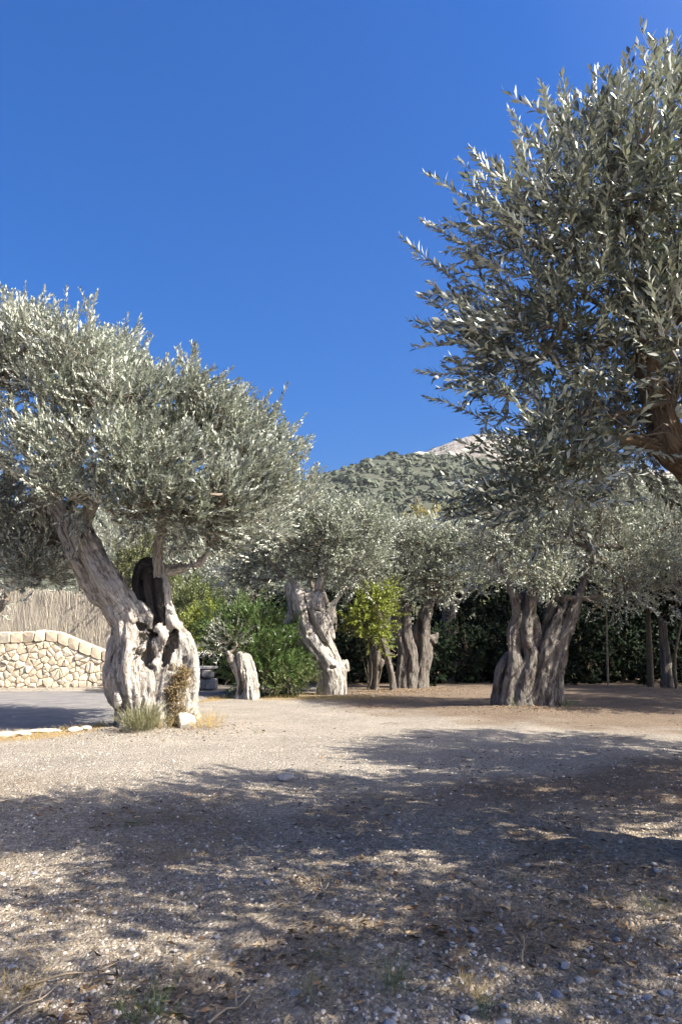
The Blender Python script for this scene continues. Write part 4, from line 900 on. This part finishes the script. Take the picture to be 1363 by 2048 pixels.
bm_ = leaf_mat('brushwood', (.40, .355, .31), (.40, .355, .31), .6, .05, .8)
o = mobj('brushwood', npmesh('brushwood', V, Q, [bm_], attrs={'tint': ('FLOAT', np.repeat(rw.random(nb), 4))}), fence); o['kind'] = 'stuff'
bk, n, l, b = mat('brush_backing'); b.inputs['Base Color'].default_value = (.36, .3, .24, 1); b.inputs['Roughness'].default_value = 1
xs = np.linspace(fx0, fx1, 30); V = []
for x_ in xs:
    t_ = np.interp(x_, [fx0, P(0, 1200, 29.5)[0], P(215, 1200, 29.5)[0], fx1], [4.1, 3.9, 3.3, 3.0]) - .25
    V += [(x_, 29.56, -.2), (x_, 29.56, t_), (x_, 29.76, t_), (x_, 29.76, -.2)]
k = np.arange(29)[:, None] * 4; Q = np.stack([k + j, k + (j + 1) % 4, k + 4 + (j + 1) % 4, k + 4 + j], -1).reshape(-1, 4)
mobj('backing', npmesh('backing', np.array(V) - fb, Q, [bk]), fence)
for x_ in np.arange(fx0 + .5, fx1, 2.2):
    v, q = tubes([np.array([[0, 0, -.2, .05], [0, 0, 1.5, .05], [.01, 0, 2.9, .045]])], 8); o = mobj('post', npmesh('post', v, q, [M['stem']], True), fence); o.location = (x_ - fb[0], .42, 0)

# low grey stone pier behind, right of the big trunk
def rock_mesh(r_, size, mat_, sub=3, nm='rock', facets=7, rough=.08, box=False):
    import bmesh
    bm = bmesh.new(); bmesh.ops.create_icosphere(bm, subdivisions=sub, radius=1.0)
    V = np.array([v.co[:] for v in bm.verts])
    for _ in range(facets):
        d = r_.normal(size=3); d /= np.linalg.norm(d); c_ = r_.uniform(.55, .85); t = V @ d; over = np.maximum(t - c_, 0); V = V - over[:, None] * d * .92
    V = V * (1 + rough * fbm(V[:, 0] * 2.2 + r_.uniform(0, 50), V[:, 1] * 2.2, V[:, 2] * 2.2, 3))[:, None]
    if box: V = np.sign(V) * np.abs(V) ** .38
    V = V * np.array(size)
    for v, c_ in zip(bm.verts, V): v.co = c_
    me = bpy.data.meshes.new(nm); bm.to_mesh(me); bm.free(); me.materials.append(mat_)
    return me
def rock_mat(name, c1, c2, s_=9):
    m, n, l, b = mat(name); tc = n.new('ShaderNodeTexCoord'); t1 = N(n, 'ShaderNodeTexNoise'); t1.inputs['Scale'].default_value = s_; t1.inputs['Detail'].default_value = 7; t1.inputs['Roughness'].default_value = .65
    l.new(tc.outputs['Object'], t1.inputs['Vector']); r = ramp(n, [(.3, c1), (.68, c2)]); l.new(t1.outputs['Fac'], r.inputs[0]); l.new(r.outputs[0], b.inputs['Base Color']); b.inputs['Roughness'].default_value = .9
    bp = N(n, 'ShaderNodeBump'); bp.inputs['Strength'].default_value = .6; bp.inputs['Distance'].default_value = .02; l.new(t1.outputs['Fac'], bp.inputs['Height']); l.new(bp.outputs[0], b.inputs['Normal'])
    return m
M['rock_white'] = rock_mat('white_limestone', (.36, .32, .255), (.60, .55, .465)); M['rock_grey'] = rock_mat('grey_stone', (.16, .15, .14), (.34, .32, .30), 14); M['rock_slab'] = rock_mat('bedrock', (.13, .125, .12), (.27, .255, .24), 18); M['rock_blue'] = rock_mat('blue_grey_stone', (.15, .16, .18), (.36, .37, .40), 30); M['rock_pale'] = rock_mat('pale_pebble', (.36, .33, .29), (.62, .58, .52), 40); M['rock_warm'] = rock_mat('ochre_pebble', (.30, .20, .12), (.48, .36, .25), 40)
pier = empty('stone_pier', (*P(410, 1380, 27)[:2], 0), 'low grey stone pier in shade behind the huge trunk', 'wall'); pk = 27 / FPX
for i, (px, py, w_, h_) in enumerate([(398,1368,14,11),(423,1368,11,11),(393,1347,10,9),(415,1347,12,9),(409,1335,25,3)]):
    o = mobj('stone' if i < 4 else 'capstone', rock_mesh(np.random.default_rng(300 + i), (w_ * pk, .3, h_ * pk), M['rock_grey'], 3, 'stone', 2, .05, True), pier); o.location = Vector(P(px, py, 27)) - pier.location

# ------------------------------------------------------------------ rocks, kerb stones
rk = np.random.default_rng(310)
def put_rock(px, py, size, mt, label, cat, group=None, name='rock', rot=0, sink=.25):
    g = G(px, py); z = float(ground_z(g[0], g[1])); o = mobj(name, rock_mesh(rk, size, M[mt], 2 if name == 'kerb_stone' else 3, name)); o.location = (g[0], g[1], z + size[2] * (1 - 2 * sink)); o.rotation_euler = (0, 0, rot)
    return tag(o, label, cat, group)
put_rock(369, 1462, (.19, .16, .19), 'rock_white', 'white boulder leaning against the foot of the huge trunk', 'rock')
put_rock(244, 1404, (.07, .05, .06), 'rock_white', 'small white stone lodged low on the big trunk', 'rock').location = Vector(P(245, 1398, 14.1))
for i, (px, py, sx, lab) in enumerate([(12,1471,.28,'flat white kerb stone at the left edge of the verge'),(46,1469,.2,'small white kerb stone second from the left edge'),(88,1465,.32,'longest white kerb stone by the shaded road'),(150,1464,.15,'low white stone on the verge right of the longest kerb stone'),(172,1462,.1,'last small white stone along the road verge')]):
    put_rock(px, py, (sx, .12, .055), 'rock_white', lab, 'stone', 'white stones edging the road', 'kerb_stone', rk.uniform(-.15, .15), .3)
put_rock(568, 1556, (.13, .1, .05), 'rock_grey', 'dark flat stone at the edge of the long shadow', 'rock')
pebm = {}
for mt in ('rock_white', 'rock_blue', 'rock_pale', 'rock_warm'):
    pebm[mt] = [rock_mesh(rk, (1, .8, .55), M[mt], 2, 'pebble', 5, .06) for _ in range(4)]
for i in range(96):
    px, py = rk.uniform(-40, 1400), 1690 + 390 * rk.random() ** .8
    if i < 34: px, py = rk.uniform(900, 1380), rk.uniform(1860, 2060)
    mt = rk.choice(['rock_white', 'rock_blue', 'rock_pale', 'rock_warm'], p=[.08, .4, .38, .14]); g = G(px, py); s_ = rk.uniform(.012, .03) * (1.35 if mt == 'rock_blue' else .9)
    o = mobj('pebble', pebm[mt][int(rk.integers(4))]); o.location = (g[0], g[1], float(ground_z(g[0], g[1])) + s_ * .2); o.scale = (s_, s_ * rk.uniform(.8, 1.2), s_ * rk.uniform(.7, 1.1)); o.rotation_euler = (rk.uniform(-.3, .3), rk.uniform(-.3, .3), rk.uniform(0, 6.28))
    lab = {'rock_white': 'white pebble lying loose on the shaded foreground gravel', 'rock_blue': 'blue-grey stone lying loose on the shaded foreground gravel', 'rock_pale': 'pale grey-beige pebble lying loose on the shaded foreground gravel', 'rock_warm': 'ochre pebble lying loose on the shaded foreground gravel'}[mt]
    tag(o, lab, 'pebble', lab.split(' lying')[0] + 's in the foreground')
# gravel
gm, n, l, b = mat('gravel_chips'); at = N(n, 'ShaderNodeAttribute', attribute_name='tint')
r = ramp(n, [(0, (.09, .075, .06)), (.25, (.29, .225, .16)), (.45, (.38, .35, .31)), (.7, (.54, .46, .36)), (.9, (.60, .55, .47)), (1, (.70, .66, .59))]); l.new(at.outputs['Fac'], r.inputs[0]); l.new(r.outputs[0], b.inputs['Base Color']); b.inputs['Roughness'].default_value = .9
tp = []
for k in range(8):
    a = np.arange(4) * 1.5708 + rk.uniform(0, 1); rad = rk.uniform(.75, 1.2, 4)
    lo_ = np.stack([np.cos(a) * rad, np.sin(a) * rad * .8, np.full(4, -.35)], 1); up_ = np.stack([np.cos(a) * rad * .6, np.sin(a) * rad * .5, rk.uniform(.25, .6, 4)], 1)
    tp.append((np.concatenate([lo_, up_]), np.array([(i, (i + 1) % 4, 4 + (i + 1) % 4, 4 + i) for i in range(4)] + [(4, 5, 6, 7)]), np.zeros(5, int), np.full(8, .5)))
ng = 35000
yy = 2.9 + 11.0 * rk.random(ng) ** 1.9; xx = rk.uniform(-1, 1, ng) * (.5 * yy + .5)
keep = noise(xx * 1.7, yy * 1.7) > rk.uniform(-1.1, .5, ng); xx, yy = xx[keep], yy[keep]; ng = len(xx)
ss = np.clip(rk.lognormal(-4.9, .5, ng), .003, .024); d = np.stack([rk.normal(0, .25, ng), rk.normal(0, .25, ng), np.ones(ng)], 1)
V, Q, mi, tn = plant(tp, np.stack([xx, yy, ground_z(xx, yy) - ss * .05], 1), d, ss, rk.triangular(-.33, .05, .62, ng), rk)
tag(mobj('gravel', npmesh('gravel', V, Q, [gm], False, None, {'tint': ('FLOAT', tn)})), 'loose gravel chips strewn over the foreground', 'gravel', kind='stuff')
# leaf litter
nl = 16000; yy = 3.0 + 26 * rk.random(nl) ** 1.6; xx = rk.uniform(-1, 1, nl) * (.5 * yy + .5)
n1 = fbm(xx * .45, yy * .45, None, 3); n2 = fbm(xx * 1.1 + 40, yy * 1.1, None, 3)
ok = (rk.random(nl) < .12 + .8 * np.clip(sstep(.0, .4, n2), 0, 1)) & ~((yy > 11.5) & (yy < 17) & (rk.random(nl) < .9)) & ~((xx < -.8) & (yy > 8.5))
xx, yy = xx[ok], yy[ok]
fx_ = np.concatenate([np.array([f_[0] + rk.normal(0, 1.0, 700), f_[1] + rk.normal(0, .7, 700)]) for f_ in FEET[:3] + [G(310, 1462)]], 1); xx = np.concatenate([xx, fx_[0]]); yy = np.concatenate([yy, fx_[1]]); nl = len(xx)
lv, lq = leaf_geo(.06, .016, .35, False); tpl = [(lv - np.array([0, 0, .03]), lq, np.zeros(1, int), np.full(4, .5))]
d = np.stack([rk.normal(0, 1, nl), rk.normal(0, 1, nl), rk.normal(.0, .22, nl)], 1)
V, Q, mi, tn = plant(tpl, np.stack([xx, yy, ground_z(xx, yy) + .012], 1), d, rk.uniform(.6, 1.3, nl), rk.uniform(-.3, .65, nl), rk)
tag(mobj('leaf_litter', npmesh('leaf_litter', V, Q, [M['litter']], False, None, {'tint': ('FLOAT', tn)})), 'fallen dry olive leaves strewn over the ground', 'leaf litter', kind='stuff')
# straw on the verge and dry grass in the foreground
def blades(pos, scale, r_, lean=.5):
    d = np.stack([r_.normal(0, lean, len(pos)), r_.normal(0, lean, len(pos)), np.ones(len(pos))], 1)
    return plant(T_BLADE, pos, d, scale, r_.uniform(-.1, .45, len(pos)), r_)
nv = 2600; xx = rk.uniform(-9.5, -.2, nv); yy = verge_y(xx) - np.abs(rk.normal(0, .6, nv)) + .15; ok = rk.random(nv) < .9
V, Q, mi, tn = blades(np.stack([xx, yy, ground_z(xx, yy, False) - .02], 1), rk.uniform(.14, .36, nv), rk, .9)
tag(mobj('straw', npmesh('straw', V, Q, [M['straw'], M['straw']], False, mi, {'tint': ('FLOAT', tn)})), 'dry yellow straw along the road verge', 'dry grass', kind='stuff')
g0 = G(640, 1397); nv = 700; xx = g0[0] + rk.normal(0, 1.3, nv); yy = g0[1] + rk.normal(0, .5, nv)
V, Q, mi, tn = blades(np.stack([xx, yy, ground_z(xx, yy, False) - .02], 1), rk.uniform(.12, .35, nv), rk, .9)
tag(mobj('straw', npmesh('straw', V, Q, [M['straw'], M['straw']], False, mi, {'tint': ('FLOAT', tn)})), 'dry yellow straw round the foot of the leaning trunk', 'dry grass', kind='stuff')
nv = 1500; cen_ = np.array([G(rk.uniform(-40, 1400), rk.uniform(1560, 2060))[:2] for _ in range(60)]); ii = rk.integers(0, 60, nv)
xx = cen_[ii, 0] + rk.normal(0, .16, nv); yy = cen_[ii, 1] + rk.normal(0, .16, nv)
V, Q, mi, tn = blades(np.stack([xx, yy, ground_z(xx, yy) - .004], 1), rk.uniform(.06, .2, nv), rk, 1.0)
tag(mobj('dry_grass', npmesh('dry_grass', V, Q, [M['straw'], M['straw']], False, mi, {'tint': ('FLOAT', tn)})), 'short dry grass wisps in the shaded foreground', 'dry grass', kind='stuff')

# tufts and weeds
def tuft(px, py, rad, n_, sc_, mt, label, cat='grass tuft', lean=.35, templ=None, name='grass_tuft', flat=1.0, Yfix=None):
    g = G(px, py); t = np.array([g[0], g[1], float(ground_z(g[0], g[1])) - .02]); r_ = np.random.default_rng(int(px * 7 + py))
    o_ = r_.normal(0, rad * .5, (n_, 2)); pos = np.stack([o_[:, 0], o_[:, 1] * flat, np.zeros(n_)], 1)
    d = np.stack([o_[:, 0] / rad * .7 + r_.normal(0, lean, n_), o_[:, 1] / rad * .7 + r_.normal(0, lean, n_), np.ones(n_)], 1)
    V, Q, mi, tn = plant(templ or T_BLADE, pos, d, r_.uniform(.6, 1.1, n_) * sc_, r_.uniform(-.1, .45, n_), r_)
    o = mobj(name, npmesh(name, V, Q, [M[mt], M[mt]], False, mi, {'tint': ('FLOAT', tn)})); o.location = t
    return tag(o, label, cat)
tuft(285, 1466, .26, 220, 1.05, 'greygrass', 'grey-green bushy grass clump at the foot of the huge trunk', lean=.2)
tuft(412, 1462, .22, 60, .75, 'straw', 'straw-yellow grass tuft right of the white boulder', lean=.35)
tuft(338, 1462, .22, 50, .6, 'straw', 'dry tuft left of the white boulder', lean=.3)
tuft(518, 1466, .09, 16, .25, 'weed', 'tiny green weed on the sunlit gravel', 'weed', .5)
tuft(1130, 1416, .22, 50, .6, 'weed', 'dull green grass tuft right of the twin trunks', lean=.4)
tuft(1030, 1424, .08, 10, .7, 'greygrass', 'thin dry tuft against the twin trunks', lean=.3)
tuft(112, 1466, .04, 5, .35, 'greygrass', 'wispy stalks on the verge left of the trunk', 'weed', .2); tuft(198, 1458, .05, 6, .5, 'greygrass', 'dry forked stalks by the road beside the trunk', 'weed', .2)
for i, (px, py, mt, lab, k_) in enumerate([(270,1655,'weed','flat green weed patch left of the foreground centre',.22),(345,1640,'greygrass','dry greenish weed patch beside the shadow edge',.2),(290,2046,'weed','fresh green grass tuft at the bottom left edge',.42),(788,1985,'weed','small upright green weed near the bottom centre',.33),(655,1925,'weed','tiny green sprout left of the bottom centre',.2),(620,2000,'greygrass','pale dry tuft near the bottom centre',.3),(940,1985,'straw','ochre dry tuft right of the bottom centre',.32),(1310,1815,'greygrass','dull dry tuft at the lower right',.3),(1030,1760,'greygrass','sparse dry tuft in the right middle of the gravel',.22),(20,2010,'straw','straw-coloured tuft in the bottom left corner',.4),(975,2030,'weed','dark green sprout at the bottom right of centre',.2)]):
    tuft(px, py, .07, 30, k_, mt, lab, 'weed' if mt == 'weed' else 'grass tuft', .6)
# dry creeper on the right stem
cpos = []
for k in range(520):
    f = rk.random() ** .8; px = 354 + (f - .3) * 10 + rk.normal(0, 11 - 4 * f) + 8 * math.sin(f * 9); py = 1455 - f * 115; cpos.append(P(px, py, 14.05 + .12 * f + abs(rk.normal(0, .05)) + .0015 * (px - 352) ** 2 * .1))
cpos = np.array(cpos); cb = cpos.min(0); M['creeper'] = leaf_mat('dry_creeper_leaf', (.26, .19, .10), (.33, .26, .16), .5, .1, .7)
V, Q, mi, tn = plant(T_FAR, cpos, np.stack([rk.normal(0, .6, 520), -.6 + rk.normal(0, .3, 520), rk.normal(.4, .6, 520)], 1), rk.uniform(.2, .38, 520), rk.uniform(-.1, .4, 520), rk)
o = mobj('dry_creeper', npmesh('dry_creeper', V - cb, Q, [M['creeper'], M['twig']], False, mi, {'tint': ('FLOAT', tn)})); o.location = cb; tag(o, 'brown dried creeper clinging to the right stem of the huge trunk', 'climbing plant')
# fallen twigs
for i, (px, py, L_, a, lab) in enumerate([(150,1960,.5,.55,'long pale twig lying at the lower left'),(60,2015,.35,1.1,'short straw-coloured stick in the bottom left corner'),(785,1448,.55,.2,'dark fallen stick on the sunlit strip of path'),(460,2030,.25,.9,'thin bent twig at the bottom edge left of centre'),(640,1790,.3,1.2,'thin twig standing out in the middle gravel'),(1045,1910,.25,1.3,'thin pale twig at the lower right'),(850,1475,.3,.05,'small dark stick at the edge of the long shadow')]):
    g = G(px, py); z = float(ground_z(g[0], g[1])); dx, dy = math.cos(a) * L_ / 2, math.sin(a) * L_ / 2
    pts = catmull([(-dx, -dy, .012, .006), (-dx * .2, -dy * .3 + .02, .03, .0055), (dx * .4, dy * .35 - .015, .02, .0045), (dx, dy, .045, .003)], .04); pts2 = np.array([[dx * .3, dy * .3 - .01, .022, .004], [dx * .5 - .03, dy * .5 + .06, .05, .0025]])
    v, q = tubes([pts, pts2], 5); o = mobj('fallen_twig', npmesh('fallen_twig', v, q, [M['limb' if 'dark' in lab else 'sapling']], True)); o.location = (g[0], g[1], z); tag(o, lab, 'twig')

# ------------------------------------------------------------------ the hill
def ridge(px, pts, Y): return P(px, np.interp(px, [a for a, _ in pts], [b_ for _, b_ in pts]), Y)[2]
H1 = [(-600, 1080), (0, 1040), (400, 1000), (560, 990), (640, 960), (700, 938), (760, 921), (830, 913), (900, 915), (960, 925), (1060, 950), (1400, 960), (2000, 1000)]
H2 = [(-600, 1150), (500, 1080), (760, 1000), (830, 925), (860, 904), (900, 888), (935, 876), (975, 870), (1050, 885), (1200, 930), (1500, 960), (2000, 1040)]
m, n, l, b = mat('scrub_hillside'); geo = n.new('ShaderNodeNewGeometry')
hm = m; t1 = noi(.055, 6, .65); t2 = noi(.35, 5, .7)
r = ramp(n, [(.35, (.042, .05, .029)), (.54, (.056, .06, .037)), (.68, (.08, .077, .052)), (.77, (.25, .225, .19))]); l.new(t1, r.inputs[0]); r2 = ramp(n, [(.3, (.7, .72, .7)), (.7, (1.2, 1.2, 1.15))]); l.new(t2, r2.inputs[0])
l.new(mixc(n, l, 1.0, r.outputs[0], r2.outputs[0], 'MULTIPLY'), b.inputs['Base Color']); b.inputs['Roughness'].default_value = 1
m, n, l, b = mat('rocky_hilltop'); geo = n.new('ShaderNodeNewGeometry'); rm_ = m
t1 = noi(.05, 7, .7); t2 = noi(.2, 6, .7)
r = ramp(n, [(.34, (.09, .09, .06)), (.42, (.20, .175, .145)), (.55, (.30, .265, .225)), (.75, (.40, .355, .305))]); l.new(t1, r.inputs[0]); l.new(r.outputs[0], b.inputs['Base Color']); b.inputs['Roughness'].default_value = 1
bp = N(n, 'ShaderNodeBump'); bp.inputs['Strength'].default_value = 1; bp.inputs['Distance'].default_value = 4; l.new(t2, bp.inputs['Height']); l.new(bp.outputs[0], b.inputs['Normal'])
def hill(name, pts, Y0, Y1, mt, amp, label):
    pxs = np.linspace(-600, 2000, 260); ts = np.concatenate([np.linspace(0, 1, 70), np.linspace(1.03, 1.6, 8)])
    rz = np.array([ridge(p, pts, Y1) for p in pxs]); rx = np.array([P(p, 1000, Y1)[0] for p in pxs])
    TX = rx[:, None] * (Y0 + (Y1 - Y0) * ts[None, :]) / Y1; TY = Y0 + (Y1 - Y0) * np.repeat(ts[None], len(pxs), 0)
    prof = np.where(ts <= 1, np.sin(np.clip(ts, 0, 1) * math.pi / 2) ** 1.25, 1 - (ts - 1) * .8)
    # keep the crest in view: the profile as seen never rises above the ridge
    TZ = rz[:, None] * np.minimum(prof, (Y0 + (Y1 - Y0) * ts) / Y1 * 1.0)[None, :] - 2 * (1 - np.minimum(ts, 1))[None, :]
    TZ = TZ + amp * fbm(TX * .012, TY * .012, None, 4) * np.sin(np.clip(ts, 0, 1) * math.pi)[None, :] ** .5 + amp * .12 * fbm(TX * .08, TY * .08, None, 3)
    ix = np.arange(TX.size).reshape(TX.shape); Q = np.stack([ix[:-1, :-1], ix[1:, :-1], ix[1:, 1:], ix[:-1, 1:]], -1).reshape(-1, 4)
    o = mobj(name, npmesh(name, np.stack([TX.ravel(), TY.ravel(), TZ.ravel()], 1), Q, [mt], True)); tag(o, label, kind='structure')
    return TX, TY, TZ, o
TX, TY, TZ, h1 = hill('hill', H1, 170, 640, hm, 7, 'scrub-covered hillside rising behind the grove')
T2X, T2Y, T2Z, h2 = hill('rocky_hill', H2, 420, 860, rm_, 9, 'bare rocky hilltop behind the scrubby slope')
# scrub bushes
rs_ = np.random.default_rng(400)
def bush_tpl(r_):
    k = 22; d = r_.normal(size=(k, 3)); d[:, 2] = np.abs(d[:, 2]); d /= np.linalg.norm(d, axis=1)[:, None]; c = d * r_.uniform(.6, 1.0, (k, 1)) * np.array([1, 1, .8])
    e1 = np.cross(d, r_.normal(size=(k, 3))); e1 /= np.linalg.norm(e1, axis=1)[:, None]; e2 = np.cross(d, e1); s_ = r_.uniform(.18, .36, (k, 1))
    V = np.stack([c - e1 * s_ - e2 * s_ * .6, c + e1 * s_ - e2 * s_ * .7, c + e1 * s_ * .8 + e2 * s_, c - e1 * s_ + e2 * s_ * .8], 1).reshape(-1, 3)
    return V, np.arange(4 * k).reshape(-1, 4), np.zeros(k, int), np.repeat(r_.uniform(.2, 1, k), 4)
bt = [bush_tpl(rs_) for _ in range(8)]
pxs = np.linspace(-600, 2000, 260); i0, i1 = np.searchsorted(pxs, 520), np.searchsorted(pxs, 1120)
nbu = 3000; ii = rs_.uniform(i0, i1, nbu); jj = rs_.uniform(10, 69.4, nbu) 
def samp(A, ii, jj):
    a, b_ = ii.astype(int), jj.astype(int); fa, fb_ = ii - a, jj - b_
    return (A[a, b_] * (1 - fa) + A[a + 1, b_] * fa) * (1 - fb_) + (A[a, b_ + 1] * (1 - fa) + A[a + 1, b_ + 1] * fa) * fb_
bxyz = np.stack([samp(TX, ii, jj), samp(TY, ii, jj), samp(TZ, ii, jj) - .3], 1)
ok = noise(bxyz[:, 0] * .03, bxyz[:, 1] * .03) > rs_.uniform(-1.2, .1, nbu); bxyz = bxyz[ok]; nbu = len(bxyz)
V, Q, mi, tn = plant(bt, bxyz, np.tile([0, 0, 1.], (nbu, 1)) + rs_.normal(0, .1, (nbu, 3)), np.clip(rs_.lognormal(.75, .35, nbu), 1.0, 4.5), rs_.uniform(-.3, .4, nbu), rs_)
tag(mobj('scrub', npmesh('scrub', V, Q, [M['scrub']], False, None, {'tint': ('FLOAT', tn)})), 'dense grey-green scrub covering the hillside', 'scrub', kind='stuff')
nbu = 260; ii = rs_.uniform(np.searchsorted(pxs, 800), np.searchsorted(pxs, 1200), nbu); jj = rs_.uniform(40, 69, nbu)
V, Q, mi, tn = plant(bt, np.stack([samp(T2X, ii, jj), samp(T2Y, ii, jj), samp(T2Z, ii, jj) - .3], 1), np.tile([0, 0, 1.], (nbu, 1)), rs_.uniform(.8, 2.2, nbu), rs_.uniform(-.3, .3, nbu), rs_)
tag(mobj('scrub', npmesh('scrub', V, Q, [M['scrub']], False, None, {'tint': ('FLOAT', tn)})), 'sparse bushes dotted over the rocky hilltop', 'scrub', kind='stuff')
M['outcrop'] = rock_mat('pale_outcrop', (.36, .31, .27), (.56, .51, .45), .3)
for (px, jr, s_) in [(733,60,5),(720,56,4),(836,62,6),(848,62.5,6),(843,60,5),(800,63,4),(722,50,3.5),(760,67,4),(815,68,4),(870,66,4.5),(768,40,3.5),(790,66,4),(705,64,3)]:
    i_ = np.array([np.interp(px, pxs, np.arange(260))]); j_ = np.array([float(jr)])
    o = mobj('outcrop', rock_mesh(rs_, (s_, s_ * .8, s_ * .6), M['outcrop'], 2, 'outcrop', 9, .15), h1); o.location = (float(samp(TX, i_, j_)[0]), float(samp(TY, i_, j_)[0]), float(samp(TZ, i_, j_)[0]) + .6)

# ------------------------------------------------------------------ air
hv = np.array([(a, b_, c_) for a in (-1950, 1950) for b_ in (-750, 1950) for c_ in (-5, 270)], float)
hq = np.array([(0, 1, 3, 2), (4, 6, 7, 5), (0, 4, 5, 1), (2, 3, 7, 6), (0, 2, 6, 4), (1, 5, 7, 3)])
m = bpy.data.materials.new('hazy_air'); m.use_nodes = True; n = m.node_tree.nodes; l = m.node_tree.links
n.remove(n['Principled BSDF']); pv = n.new('ShaderNodeVolumePrincipled'); pv.inputs['Color'].default_value = (.93, .96, 1, 1); pv.inputs['Density'].default_value = .0001; pv.inputs['Anisotropy'].default_value = .2
l.new(pv.outputs[0], n['Material Output'].inputs['Volume'])
tag(mobj('haze', npmesh('haze', hv, hq, [m])), 'thin warm haze in the air between grove and hill', 'haze', kind='stuff')
